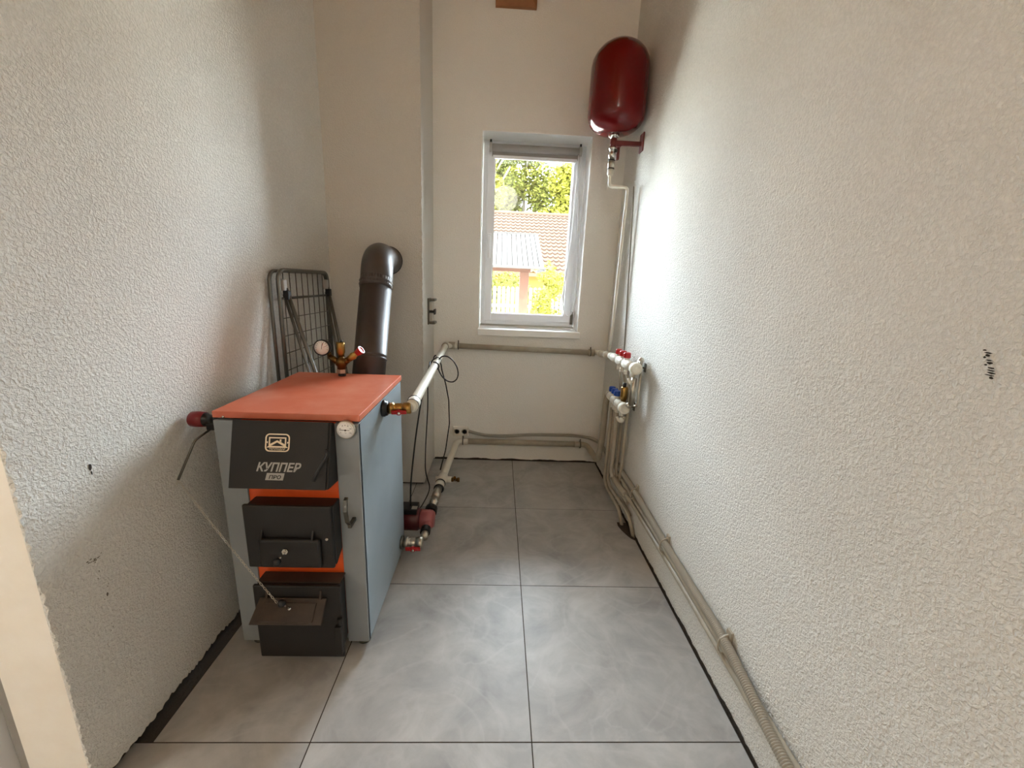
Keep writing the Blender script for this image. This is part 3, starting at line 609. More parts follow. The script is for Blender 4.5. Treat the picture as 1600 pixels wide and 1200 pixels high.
for y, xb in ((1.725, -0.655), (2.14, -0.74)):
    b = MB(); b.cyl((-0.862, y, 1.165), (xb, y, 0.40), 0.008, n=10); b.build('leg', 'rack_metal', rk)
    b = MB(); b.cyl((-0.875, y + 0.008, 1.14), (xb - 0.05, y + 0.02, 0.40), 0.006, n=10); b.build('leg', 'rack_metal', rk)
    b = MB(); b.obox((-0.868, y - 0.01, 1.178), (0.012, 0, 0), (0, 0.012, 0), (0, 0, 0.022)); b.build('hinge_block', 'pvc_grey', rk, 0.003)
    b = MB(); b.obox((-0.858, y - 0.002, 1.138), (0.011, 0, 0), (0, 0.012, 0), (0, 0, 0.018)); lab(b.build('hinge_clip', 'rubber_black', rk, 0.003), 'black plastic hinge clip')
b = MB(); b.cyl((-0.74, 2.14, 0.41), (-0.625, 1.725, 0.41), 0.007); b.build('foot_bar', 'rack_metal', rk)

# ------------------------------------------------------------------ ball valves
def ball_valve(name, label, a, d, L, r, handle_dir, m, cat='valve'):
    """brass/nickel ball valve from point a along d"""
    a, d = Vector(a), Vector(d).normalized(); v = thing(name, label, cat, a)
    b = MB(); b.lathe(a, d, [(0, 0), (0, r * 0.8), (L * 0.12, r * 0.8), (L * 0.12, r), (L * 0.3, r), (L * 0.3, r * 0.78), (L * 0.42, r * 0.9), (L * 0.6, r * 0.9), (L * 0.7, r * 0.78), (L * 0.7, r), (L * 0.98, r), (L, r * 0.85), (L, 0)], 12); b.build('body', m, v)
    h = Vector(handle_dir).normalized(); c = a + d * L * 0.5
    b = MB(); b.cyl(c, c + h * r * 1.3, r * 0.32, n=10); b.build('stem', 'nickel', v)
    s = d.cross(h).normalized()
    b = MB(); hc = c + h * r * 1.35; b.obox(hc, d * r * 1.25, s * r * 0.33, h * r * 0.14); b.lathe(hc - h * r * 0.2, h, [(0, 0), (0, r * 0.5), (r * 0.5, r * 0.45), (r * 0.5, 0)], 10)
    hd = lab(b.build('handle', 'red_plastic', v, 0.001), 'red butterfly handle')
    b = MB(); b.sphere(hc + h * r * 0.3, r * 0.25, 10, 6); b.build('screw', 'chrome', hd)
    return v
ball_valve('ball_valve', 'brass ball valve with red handle on the upper right side of the boiler', (BX1 + 0.014, 1.398, 0.775), (1, 0, 0.05), 0.086, 0.021, (0.2, -1, -0.25), 'brass')
lo_v = ball_valve('ball_valve', 'nickel ball valve with red handle near the floor behind the boiler side', (BX1 + 0.008, 1.605, 0.087), (1, 0, 0), 0.088, 0.026, (0.2, -1, -0.25), 'nickel')

# ------------------------------------------------------------------ supply main (upper)
V = Vector
sp = thing('supply_pipe', 'white heating pipe from the upper boiler valve along the back wall to the manifold', 'pipe', (-0.295, 1.4, 0.785))
b = MB(); b.tube([(-0.305, 1.398, 0.782), (-0.298, 1.415, 0.784), (-0.298, 1.46, 0.786), (-0.334, 2.640, 0.812), (-0.25, 2.650, 0.812)], 0.0185, 16, 0.04); b.build('near_run', 'pipe_white', sp)
b = MB(); b.tube([(-0.30, 2.650, 0.812), (0.62, 2.650, 0.798)], 0.018, 14); lab(b.build('back_run', 'pipe_grey', sp), 'grey run along the back wall under the window')
b = MB(); b.tube([(0.60, 2.650, 0.799), (0.668, 2.650, 0.800), (0.668, 2.36, 0.832)], 0.0175, 14, 0.04); b.build('right_run', 'pipe_white', sp)
for p, d, L in (((-0.298, 1.405, 0.784), (-0.01, 1, 0.02), 0.05), ((-0.3335, 2.60, 0.811), (0, 1, 0), 0.035), ((-0.315, 2.650, 0.812), (1, 0, 0), 0.04), ((0.60, 2.650, 0.799), (1, 0, 0), 0.04), ((0.668, 2.60, 0.803), (0, -1, 0.1), 0.045), ((0.668, 2.46, 0.820), (0, -1, 0.1), 0.05)):
    b = MB(); b.lathe(p, d, [(0, 0), (0, 0.0235), (L, 0.0235), (L, 0)], 16); b.build('coupling', 'pipe_white' if p[0] < -0.29 and p[1] < 2.5 or p[0] > 0.65 else 'pipe_grey', sp)
for p in ((-0.3, 1.456, 0.785), (-0.298, 1.41, 0.784)):
    b = MB(); b.lathe(p, (-0.03, 1, 0.02), [(0, 0), (0, 0.0245), (0.006, 0.0245), (0.006, 0)], 16); lab(b.build('seal_ring', 'rubber_black', sp), 'dark ring')
def clip(parent, c, r):
    b = MB(); b.tube([V(c) + V((0, math.cos(2 * math.pi * k / 14) * r, math.sin(2 * math.pi * k / 14) * r)) for k in range(14)], 0.004, 6, closed=True)
    b.box(c[0] - 0.006, c[0] + 0.006, c[1], YB, c[2] - 0.004, c[2] + 0.004); b.cyl((c[0], c[1], c[2] + r), (c[0], c[1], c[2] + r + 0.014), 0.004)
    b.build('pipe_clip', 'steel_dark', parent)
clip(sp, (-0.253, 2.650, 0.812), 0.022); clip(sp, (0.613, 2.650, 0.799), 0.022)

# return main (lower) ------------------------------------------------
rp_ = thing('return_pipe', 'white return pipe running low from the pump along the back wall to the right corner', 'pipe', (-0.29, 1.8, 0.12))
b = MB(); b.tube([(-0.297, 1.93, 0.128), (-0.285, 2.16, 0.13), (-0.255, 2.645, 0.150), (-0.18, 2.652, 0.150)], 0.020, 14, 0.05); b.build('near_run', 'pipe_white', rp_)
b = MB(); b.tube([(-0.22, 2.652, 0.150), (0.56, 2.652, 0.150)], 0.020, 14); b.build('back_run', 'pipe_grey', rp_)
b = MB(); b.tube([(0.54, 2.652, 0.150), (0.640, 2.652, 0.150), (0.655, 2.36, 0.16), (0.655, 2.32, 0.30), (0.655, 2.315, 0.56), (0.66, 2.30, 0.615)], 0.019, 14, 0.06); b.build('corner_run', 'pipe_grey', rp_)
b = MB(); b.lathe((-0.287, 2.10, 0.130), (0.03, 1, 0.02), [(0, 0), (0, 0.027), (0.06, 0.027), (0.06, 0)], 16); b.cyl((-0.286, 2.13, 0.130), (-0.235, 2.128, 0.128), 0.017); b.cyl((-0.286, 2.13, 0.130), (-0.325, 2.13, 0.130), 0.014); b.build('tee', 'pipe_white', rp_)
b = MB(); b.lathe((-0.292, 2.02, 0.129), (0.03, 1, 0.02), [(0, 0), (0, 0.026), (0.05, 0.026), (0.05, 0)], 16); b.build('coupling', 'pipe_white', rp_)
for y in (2.075, 2.015):
    b = MB(); b.lathe((-0.290, y, 0.129), (0.03, 1, 0.02), [(0, 0), (0, 0.028), (0.006, 0.028), (0.006, 0)], 16); lab(b.build('seal_ring', 'rubber_black', rp_), 'dark ring')
b = MB(); b.lathe((-0.297, 1.84, 0.124), (0.03, 1, 0.04), [(0, 0), (0, 0.017), (0.03, 0.017), (0.03, 0.024), (0.06, 0.024), (0.06, 0.018), (0.09, 0.018), (0.09, 0.023), (0.12, 0.023), (0.14, 0.02), (0.18, 0.02), (0.18, 0)], 10); lab(b.build('filter_fitting', 'nickel', rp_), 'nickel threaded fitting')
b = MB(); b.lathe((-0.235, 2.128, 0.128), (1, 0, 0), [(0, 0), (0, 0.012), (0.012, 0.012), (0.012, 0.009), (0.03, 0.009), (0.034, 0.013), (0.046, 0.013), (0.046, 0)], 12); b.cyl((-0.215, 2.128, 0.128), (-0.215, 2.11, 0.15), 0.008); dv = lab(b.build('drain_tap', 'brass_dark', rp_), 'small brass drain tap on the tee')
for x in (-0.215, 0.598): clip(rp_, (x, 2.652, 0.150), 0.024)

# circulation pump ---------------------------------------------------
pu = thing('circulation_pump', 'dark red circulation pump near the floor behind the boiler', 'pump', (-0.32, 1.76, 0.11))
for p, r_n, L in (((-0.302, 1.66, 0.100), 0.023, 0.03), ((-0.300, 1.80, 0.117), 0.03, 0.035)):
    b = MB(); b.lathe(p, (0, 1, 0.1), [(0, 0), (0, r_n), (L, r_n), (L, 0.0)], 16); lab(b.build('union_nut', 'rubber_black', pu, 0.001), 'dark union nut')
b = MB(); b.lathe((-0.302, 1.63, 0.094), (0, 1, 0.1), [(0, 0), (0, 0.017), (0.05, 0.017), (0.05, 0)], 14); lab(b.build('inlet', 'nickel', pu), 'bright nickel inlet')
b = MB(); b.lathe((-0.305, 1.752, 0.112), (-1, 0, 0.0), [(-0.032, 0), (-0.032, 0.034), (-0.02, 0.043), (0.03, 0.047), (0.034, 0.042), (0.034, 0)], 20); b.cyl((-0.302, 1.69, 0.105), (-0.302, 1.82, 0.119), 0.021); b.build('volute', 'pump_pink', pu)
b = MB(); b.lathe((-0.338, 1.752, 0.112), (-1, 0, 0.0), [(0, 0), (0, 0.046), (0.01, 0.052), (0.085, 0.052), (0.092, 0.045), (0.092, 0)], 24); b.build('motor', 'pump_red', pu)
b = MB(); b.box(-0.428, -0.350, 1.715, 1.79, 0.155, 0.182); bx = lab(b.build('terminal_box', 'black_plastic', pu, 0.004), 'black terminal box')
b = MB(); b.box(-0.375, -0.35, 1.72, 1.745, 0.182, 0.1845); b.build('label_plate', 'nickel', bx)
# cables -------------------------------------------------------------
def rounded(pts, c=0.08): return pts
b = MB(); pts = [(-0.385, 1.752, 0.182), (-0.383, 1.755, 0.30), (-0.372, 1.83, 0.50), (-0.350, 1.90, 0.70), (-0.337, 1.98, 0.778), (-0.335, 2.03, 0.822)]
b.tube(pts, 0.0038, 7, 0.08); c1 = tag(rebase(b.build('power_cable', 'rubber_black'), (-0.385, 1.752, 0.182)), 'black cable rising from the pump terminal box to the white pipe', 'cable')
b = MB(); pts = [(-0.300, 2.02, 0.795), (-0.336, 2.05, 0.79), (-0.348, 2.03, 0.74), (-0.345, 2.02, 0.6), (-0.362, 2.03, 0.35), (-0.370, 2.06, 0.2), (-0.345, 2.09, 0.09), (-0.38, 2.05, 0.02), (-0.40, 1.99, 0.006)]
b.tube(pts, 0.003, 7, 0.08); tag(rebase(b.build('thin_cable', 'rubber_black'), (-0.40, 1.99, 0.006)), 'thin dark cable hanging from the white pipe down to the floor tiles', 'cable')
b = MB()
pts = []
for k in range(15):
    a = 2 * math.pi * k / 14; pts.append((-0.318 + 0.024 * math.sin(a), 2.03 + 0.10 * k / 14, 0.798 + 0.024 * math.cos(a)))
for k in range(12):
    a = 2 * math.pi * k / 12; pts.append((-0.262 - 0.055 * math.cos(a) + 0.004, 2.14 + 0.02 * math.sin(a), 0.765 + 0.068 * math.sin(a + 0.4)))
for k in range(10):
    a = 2 * math.pi * k / 10; pts.append((-0.326 + 0.024 * math.sin(a), 2.16 + 0.10 * k / 10, 0.80 + 0.024 * math.cos(a)))
pts += [(-0.31, 2.24, 0.775), (-0.305, 2.25, 0.73), (-0.285, 2.25, 0.66), (-0.270, 2.28, 0.55), (-0.268, 2.30, 0.4), (-0.285, 2.26, 0.25), (-0.305, 2.18, 0.16)]
b.tube(pts, 0.0036, 7, 0.012, 3); tag(rebase(b.build('coiled_cable', 'rubber_black'), (-0.3, 2.1, 0.16)), 'black cable coiled in loops around the white pipe beside the chimney', 'cable')

# ------------------------------------------------------------------ manifolds on the right wall
def manifold(name, label, x, y0, y1, z0, z1, ncap, capm, capy, spig_y, labcap):
    mf = thing(name, label, 'manifold', (x, (y0 + y1) / 2, z0)); d = V((0, y1 - y0, z1 - z0)); L = d.length
    seg = []; N_ = 3
    prof = [(0, 0), (0, 0.020)]
    for k in range(N_):
        a = L * 0.12 + (L * 0.80) * k / N_; c = L * 0.12 + (L * 0.80) * (k + 1) / N_
        prof += [(a, 0.020), (a + 0.002, 0.024), (c - 0.004, 0.024), (c - 0.002, 0.020)]
    prof += [(L, 0.020), (L, 0)]
    b = MB(); b.lathe((x, y0, z0), d, prof, 18); b.build('bar', 'pipe_white', mf)
    for k in range(N_):
        a = L * 0.12 + (L * 0.80) * k / N_; b = MB(); b.lathe(V((x, y0, z0)) + d.normalized() * (a - 0.004), d, [(0, 0), (0, 0.0235), (0.006, 0.0235), (0.006, 0)], 16); lab(b.build('seal_ring', 'rubber_black', mf), 'dark seal ring')
    b = MB(); b.lathe(V((x, y1, z1)) - d.normalized() * 0.004, d, [(0, 0), (0, 0.029), (0.028, 0.029), (0.032, 0.026), (0.032, 0.017), (0.029, 0.015), (0.029, 0)], 20); b.build('end_cap', 'pipe_white', mf)
    for y in capy:
        z = z0 + (z1 - z0) * (y - y0) / (y1 - y0)
        b = MB(); b.cyl((x, y, z + 0.015), (x, y, z + 0.036), 0.014); b.build('valve_stem', 'pipe_white', mf)
        b = MB(); b.lathe((x, y, z + 0.032), (0, 0, 1), [(0, 0), (0, 0.019), (0.022, 0.0185), (0.028, 0.015), (0.028, 0)], 10, False); lab(b.build('valve_cap', capm, mf, 0.002), labcap)
    for y in spig_y:
        z = z0 + (z1 - z0) * (y - y0) / (y1 - y0)
        b = MB(); b.lathe((x, y, z - 0.015), (0, 0, -1), [(0, 0), (0, 0.014), (0.018, 0.014), (0.018, 0.016), (0.036, 0.016), (0.036, 0)], 6, False); lab(b.build('compression_nut', 'nickel', mf), 'nickel compression nut')
    # drain tap beneath the near end
    ye = y1 + 0.02; ze = z1 - 0.02
    b = MB(); b.cyl((x, ye, ze), (x, ye, ze - 0.03), 0.012); b.tube([(x - 0.02, ye, ze - 0.035), (x - 0.014, ye - 0.012, ze - 0.058), (x + 0.012, ye - 0.012, ze - 0.058), (x + 0.018, ye, ze - 0.036)], 0.007, 8, 0.015); b.sphere((x, ye - 0.012, ze - 0.048), 0.014, 10, 6); b.build('drain_tap', 'pipe_white', mf)
    # wall bracket
    for y in (y0 + 0.06, y1 + 0.03):
        z = z0 + (z1 - z0) * (y - y0) / (y1 - y0); b = MB(); b.box(x + 0.01, XR, y - 0.008, y + 0.008, z - 0.004, z + 0.004); b.box(XR - 0.004, XR, y - 0.012, y + 0.012, z - 0.022, z + 0.022); lab(b.build('wall_bracket', 'steel_dark', mf, 0.001), 'metal wall bracket')
    return mf
red = manifold('supply_manifold', 'white upper manifold with three red valve caps on the right wall', 0.668, 2.36, 1.92, 0.832, 0.848, 3, 'red_plastic', (2.20, 2.125, 2.055), (2.18, 2.11, 2.04), 'red valve cap')
b = MB(); b.cyl((0.70, 1.95, 0.848), (0.70, 1.945, 0.885), 0.013); b.sphere((0.703, 1.945, 0.885), 0.015, 10, 6); b.cyl((0.69, 1.935, 0.88), (0.69, 1.90, 0.875), 0.006); lab(b.build('air_vent', 'nickel', red), 'nickel air vent')
blu = manifold('return_manifold', 'white lower manifold with blue valve caps on the right wall', 0.662, 2.30, 2.01, 0.615, 0.620, 3, 'blue_plastic', (2.235, 2.185, 2.135), (2.20, 2.15, 2.10), 'blue valve cap')
b = MB(); b.lathe((0.675, 2.06, 0.64), (0, 0, 1), [(0, 0), (0, 0.014), (0.012, 0.014), (0.012, 0.019), (0.075, 0.019), (0.08, 0.015), (0.08, 0)], 12); av = lab(b.build('air_vent', 'brass', blu), 'brass air vent on the manifold')
b = MB(); b.cyl((0.672, 2.055, 0.72), (0.672, 2.055, 0.742), 0.009); b.build('vent_cap', 'black_plastic', av)
# bypass line between manifolds
b = MB(); b.tube([(0.672, 1.925, 0.80), (0.672, 1.925, 0.66)], 0.013, 12); b.tube([(0.698, 1.915, 0.84), (0.700, 1.915, 0.655), (0.69, 1.96, 0.650)], 0.006, 8, 0.02); b.lathe((0.672, 1.97, 0.648), (0, -1, 0), [(0, 0), (0, 0.014), (0.02, 0.014), (0.02, 0)], 10); b.build('bypass_line', 'nickel', red)

# heating circuit pipes -----------------------------------------------
def circuit(label, pts, r=0.0095, m='pipe_grey', corner=0.03, grp=None):
    b = MB(); b.tube(pts, r, 10, corner); o = b.build('heating_pipe', m); return tag(rebase(o, pts[-1]), label, 'pipe', grp)
circuit('thin grey pipe from the blue-capped manifold, bending into the floor first on the tile side', [(0.660, 2.20, 0.572), (0.660, 2.20, 0.12), (0.668, 2.16, 0.085), (0.678, 1.945, 0.075), (0.694, 1.912, -0.008)])
circuit('thin grey pipe from the blue-capped manifold, bending into the floor beside the right wall', [(0.664, 2.15, 0.572), (0.666, 2.15, 0.14), (0.676, 2.12, 0.105), (0.700, 1.85, 0.095), (0.724, 1.812, -0.008)], corner=0.035)
circuit('grey pipe from the blue-capped manifold running along the right wall under the corrugated hose', [(0.662, 2.10, 0.572), (0.664, 2.10, 0.20), (0.690, 2.05, 0.160), (0.710, 1.90, 0.162), (0.716, 1.3, 0.160), (0.716, 0.4, 0.145), (0.716, -0.8, 0.14)], 0.011, corner=0.05)
circuit('grey pipe from the rear red-capped valve passing behind the lower manifold to the wall base', [(0.676, 2.18, 0.79), (0.698, 2.20, 0.70), (0.702, 2.21, 0.24), (0.712, 2.16, 0.195), (0.716, 1.9, 0.190), (0.716, 1.3, 0.186), (0.716, 0.4, 0.17), (0.716, -0.8, 0.165)], 0.010, corner=0.05)
circuit('grey pipe from the middle red-capped valve passing behind the lower manifold', [(0.674, 2.11, 0.79), (0.698, 2.12, 0.70), (0.700, 2.13, 0.20), (0.704, 2.05, 0.13), (0.712, 1.92, 0.125)], 0.0095, corner=0.04)
circuit('grey pipe from the front red-capped valve passing behind the lower manifold', [(0.674, 2.04, 0.79), (0.702, 2.05, 0.70), (0.705, 2.06, 0.14), (0.714, 1.98, 0.08), (0.716, 1.88, 0.075)], 0.0095, corner=0.04)
# fat elbow where a run leaves the bundle
b = MB(); b.tube([(0.675, 2.09, 0.185), (0.690, 2.03, 0.168), (0.700, 1.93, 0.170)], 0.0165, 12, 0.04); tag(rebase(b.build('pipe_elbow', 'pipe_grey'), (0.69, 2.03, 0.168)), 'thick grey insulated elbow at the foot of the pipe bundle in the right corner', 'pipe')

# corrugated conduits --------------------------------------------------
def corrugated(name, label, pts, r, pitch=0.0045, m='conduit_grey', corner=0.06):
    P = [V(p) for p in pts]; Q = [P[0]]
    for i in range(1, len(P) - 1):
        a, bb, c = P[i - 1], P[i], P[i + 1]; d1 = a - bb; d2 = c - bb; k = min(corner, d1.length * 0.49, d2.length * 0.49)
        p1 = bb + d1.normalized() * k; p2 = bb + d2.normalized() * k
        for j in range(9): t = j / 8; Q.append(p1 * (1 - t) ** 2 + bb * 2 * t * (1 - t) + p2 * t * t)
    Q.append(P[-1]); S = [Q[0]]; acc = 0.0; step = pitch / 4
    out = []; rem = 0.0
    for i in range(len(Q) - 1):
        L = (Q[i + 1] - Q[i]).length; t = rem
        while t < L: out.append(Q[i].lerp(Q[i + 1], t / L)); t += step
        rem = t - L
    b = MB(); b.tube(out, r, 9, rad=lambda i, n: r * (1.0 if i % 4 in (0, 1) else 0.78))
    return tag(rebase(b.build(name, m), pts[-1]), label, 'hose')
corrugated('corrugated_conduit', 'grey corrugated conduit from the white socket along the back wall to the corner', [(-0.178, 2.678, 0.214), (-0.14, 2.674, 0.205), (-0.07, 2.674, 0.190), (0.05, 2.674, 0.186), (0.256, 2.674, 0.203), (0.55, 2.674, 0.206), (0.66, 2.670, 0.196), (0.715, 2.60, 0.195), (0.7155, 2.3, 0.200)], 0.012)
cd = corrugated('corrugated_hose', 'grey corrugated hose along the base of the right wall above the pipes', [(0.7155, 2.29, 0.225), (0.7155, 1.85, 0.232), (0.714, 1.45, 0.214), (0.712, 0.99, 0.211), (0.692, 0.70, 0.184), (0.690, 0.3, 0.168), (0.690, -0.6, 0.16)], 0.0145, 0.0062)
for y, z in ((1.848, 0.245), (1.455, 0.228), (0.99, 0.220)):
    b = MB(); b.box(0.698, XR, y - 0.010, y + 0.010, z - 0.052, z - 0.046); b.box(0.722, XR, y - 0.012, y + 0.012, z - 0.05, z + 0.022); b.tube([(0.728, y, z + 0.008), (0.716, y, z + 0.004), (0.698, y, z - 0.006), (0.695, y, z - 0.03), (0.7, y, z - 0.05)], 0.0035, 6, 0.01)
    tag(rebase(b.build('pipe_clamp', 'pipe_grey', None, 0.001), (XR, y, z)), {1.848: 'grey wall clamp holding the hose nearest the corner pipe bundle', 1.455: 'grey wall clamp on the hose in the middle of the right wall base', 0.99: 'grey wall clamp on the hose nearest the viewer'}[y], 'clamp', )

# ------------------------------------------------------------------ expansion tank
tx, ty = 0.578, 2.395
tk = thing('expansion_tank', 'glossy dark red expansion tank hanging high in the right rear corner', 'tank', (tx, ty, 2.0))
r = 0.146
prof = [(0, 0.0), (0, 0.03)] + [(0.0 + 0.085 * (1 - math.cos(a)), 0.03 + (r - 0.03) * math.sin(a)) for a in [R(15 * k) for k in range(1, 7)]]
prof += [(0.30, r)] + [(0.30 + 0.125 * math.sin(a), r * math.cos(a)) for a in [R(15 * k) for k in range(1, 6)]] + [(0.425, 0.0)]
b = MB(); b.lathe((tx, ty, 2.003), (0, 0, 1), prof, 44); b.build('vessel', 'tank_red', tk)
b = MB(); b.lathe((tx, ty, 2.006), (0, 0, -1), [(0, 0), (0, 0.022), (0.012, 0.022), (0.012, 0.016), (0.022, 0.016), (0.022, 0)], 16)
for k in range(6): b.sphere((tx + 0.021 * math.cos(k * 1.047), ty + 0.021 * math.sin(k * 1.047), 1.996), 0.0075, 8, 6)
lab(b.build('flange', 'chrome', tk), 'bright flange nut under the vessel')
br = thing('wall_bracket', 'dark red steel bracket on the right wall under the red tank', 'bracket', (XR, 2.42, 1.93))
b = MB(); b.box(XR - 0.006, XR, 2.36, 2.42, 1.925, 2.015); b.build('plate', 'bracket_red', br, 0.001)
b = MB(); b.box(tx + 0.012, XR - 0.004, ty - 0.010, ty + 0.010, 1.955, 1.975); b.build('arm', 'bracket_red', br, 0.001)
b = MB(); b.cyl((tx, ty, 1.945), (tx, ty, 1.984), 0.017, n=18); b.build('ring', 'bracket_red', br)
b = MB(); b.box(tx + 0.030, tx + 0.045, ty + 0.03, ty + 0.05, 1.895, 1.955); b.box(tx + 0.005, tx + 0.045, ty + 0.0, ty + 0.045, 1.952, 1.965); b.build('strut', 'bracket_red', br, 0.001)
ev = thing('tank_valve', 'nickel valve and union between the red tank and its thin pipe', 'valve', (tx, ty, 1.80))
b = MB(); b.lathe((tx - 0.002, ty, 1.945), (0, 0, -1), [(0, 0), (0, 0.019), (0.014, 0.019), (0.014, 0.015), (0.028, 0.015), (0.032, 0.018), (0.052, 0.018), (0.052, 0.015), (0.058, 0.015), (0.058, 0)], 12); b.build('body', 'chrome', ev)
b = MB(); b.lathe((tx - 0.002, ty, 1.887), (0, 0, -1), [(0, 0), (0, 0.017), (0.05, 0.017), (0.05, 0)], 14); b.build('union', 'nickel', ev)
b = MB(); b.lathe((tx - 0.002, ty, 1.882), (0, 0, -1), [(0, 0), (0, 0.0185), (0.005, 0.0185), (0.005, 0)], 14); b.lathe((tx - 0.002, ty, 1.842), (0, 0, -1), [(0, 0), (0, 0.0185), (0.005, 0.0185), (0.005, 0)], 14); lab(b.build('seal_ring', 'rubber_black', ev), 'dark rings')
b = MB(); b.lathe((tx - 0.002, ty, 1.837), (0, 0, -1), [(0, 0), (0, 0.016), (0.025, 0.016), (0.032, 0.012), (0.032, 0)], 14); b.build('socket', 'pipe_white', ev)
b = MB(); b.sphere((tx + 0.016, ty - 0.01, 1.925), 0.009, 10, 6); lab(b.build('knob', 'rubber_black', ev), 'black knob')
b = MB(); b.tube([(tx - 0.002, ty, 1.81), (tx - 0.002, ty, 1.752), (0.682, ty + 0.01, 1.752), (0.682, ty + 0.012, 1.70), (0.674, 2.40, 1.0), (0.670, 2.41, 0.85)], 0.0088, 12, 0.022)
ep = b.build('tank_pipe', 'pipe_white'); tag(rebase(ep, (0.67, 2.41, 0.85)), 'thin white pipe running down from the red tank beside the window to the supply pipe', 'pipe')
b = MB(); b.tube([(0.728, 2.452, 1.77), (0.728, 2.44, 1.7), (0.728, 2.30, 0.84)], 0.0035, 8, 0.02)
tag(rebase(b.build('wall_cable', 'conduit_grey'), (0.728, 2.30, 0.84)), 'thin grey cable on the right wall beside the tank pipe', 'cable')

# ------------------------------------------------------------------ socket and switch frame
so = thing('double_socket', 'white double socket low on the back wall beside the chimney', 'socket', (-0.234, YB, 0.213))
b = MB(); b.box(-0.286, -0.180, YB - 0.024, YB, 0.180, 0.247); b.build('housing', 'socket_white', so, 0.005)
for x in (-0.259, -0.207):
    b = MB(); b.lathe((x, YB - 0.025, 0.214), (0, -1, 0), [(0, 0), (0, 0.021), (0.002, 0.021), (0.002, 0.0185), (-0.0, 0.017), (0.0, 0)], 20); ft = b.build('outlet', 'socket_white', so)
    b = MB()
    for d in (-0.008, 0.008): b.cyl((x + d, YB - 0.0265, 0.214), (x + d, YB - 0.0255, 0.214), 0.003, n=8)
    b.box(x - 0.002, x + 0.002, YB - 0.0265, YB - 0.0255, 0.228, 0.232); b.box(x - 0.002, x + 0.002, YB - 0.0265, YB - 0.0255, 0.196, 0.200); lab(b.build('contacts', 'ink', ft), 'dark contact holes')
sw = thing('switch_frame', 'open grey switch frame without its cover on the side of the chimney', 'switch', (XC, 2.5, 1.04))
b = MB(); b.box(XC - 0.001, XC + 0.008, 2.455, 2.545, 0.962, 1.115); b.build('back_plate', 'switch_grey', sw, 0.002)
for z in (1.106, 0.971):
    b = MB(); b.box(XC + 0.008, XC + 0.042, 2.462, 2.540, z - 0.007, z + 0.007); b.build('flange', 'switch_grey', sw, 0.003)
for z in (1.070, 1.005):
    b = MB(); b.box(XC + 0.008, XC + 0.026, 2.468, 2.534, z - 0.024, z + 0.024); b.build('insert', 'switch_light', sw, 0.003)
b = MB(); b.box(XC + 0.008, XC + 0.038, 2.47, 2.53, 1.031, 1.042); b.box(XC + 0.034, XC + 0.040, 2.47, 2.53, 1.02, 1.052); lab(b.build('rocker', 'rubber_black', sw, 0.002), 'black middle bridge')

# hall lamps: one beyond the wall end, one added as fill behind the viewer
def pendant(label, x, y, zg, energy):
    hl = thing('pendant_and_fill_lamp', label, 'lamp', (x, y, ZC), 'hall pendant lamps'); L = ZC - zg - 0.12
    b = MB(); b.lathe((x, y, ZC), (0, 0, -1), [(0, 0), (0, 0.07), (0.03, 0.06), (0.03, 0.006), (L - 0.02, 0.006), (L - 0.02, 0.05), (L, 0.05), (L, 0)], 20); b.build('fitting', 'pvc_white', hl)
    b = MB(); b.sphere((x, y, zg), 0.125, 20, 12); b.build('globe', 'lamp_glow', hl)
    ld = bpy.data.lights.new('hall_and_fill_lamp', 'POINT'); ld.energy = energy; ld.color = (1, 0.95, 0.87); ld.shadow_soft_size = 0.2
    lo = bpy.data.objects.new('hall_and_fill_lamp', ld); C.objects.link(lo); lo.location = (x, y, zg - 0.30)
pendant('warm globe pendant lamp in the hall left behind the wall end', -1.75, 0.05, 1.76, 3.1)
pendant('added fill lamp, an unseen warm globe in the hall straight behind the viewer', 0.05, -1.45, 2.84, 1.9)  # unseen lamp added to brighten the back wall and boiler front

# ------------------------------------------------------------------ outside
GZ = -0.55
b = MB(); b.box(-30, 40, YB + 0.28, 70, GZ - 0.2, GZ); gnd = b.build('ground', 'paving'); gnd['kind'] = 'structure'
# canopy with white ribbed metal roof on brown posts
cp = thing('garden_canopy', 'garden canopy with white ribbed metal roof on brown posts outside the window', 'canopy', (0.0, 6.9, GZ))
e0, e1 = V((0.645, 6.2, 1.455)), V((0.620, 7.6, 2.065)); sd = e1 - e0; nn = V((0, -sd.z, sd.y)).normalized()
X0 = -2.2
for k in range(12):
    xa = e0.x - (e0.x - X0) * k / 12; xb = e0.x - (e0.x - X0) * (k + 1) / 12; w_ = xa - xb
    prof = [(w_ * (q + t) / 3, h) for q in range(3) for t, h in ((0, 0), (0.80, 0), (0.84, -0.03), (0.94, -0.03), (0.98, 0))]
    b = MB(); top = []; bot = []
    for d, h in prof:
        top += [V((xa - d, e0.y, e0.z)) + nn * h, V((xa - d, e1.y, e1.z)) + nn * h]; 
    vs = top + [p - nn * 0.006 for p in top]; m_ = len(prof); fs = []
    for i in range(m_ - 1): fs += [(2 * i, 2 * i + 1, 2 * i + 3, 2 * i + 2), (2 * m_ + 2 * i + 2, 2 * m_ + 2 * i + 3, 2 * m_ + 2 * i + 1, 2 * m_ + 2 * i), (2 * i, 2 * i + 2, 2 * m_ + 2 * i + 2, 2 * m_ + 2 * i)]
    b.add(vs, fs); b.build('roof_panel', 'roof_metal', cp)
b = MB(); b.box(X0, e0.x, 6.17, 6.2, 1.425, 1.462); b.box(e0.x, e0.x + 0.02, 6.18, 7.62, 1.40, 1.45); b.box(X0, e1.x + 0.02, 7.56, 7.66, 2.03, 2.075); lab(b.build('edge_trim', 'roof_metal', cp, 0.004), 'white edge trim')
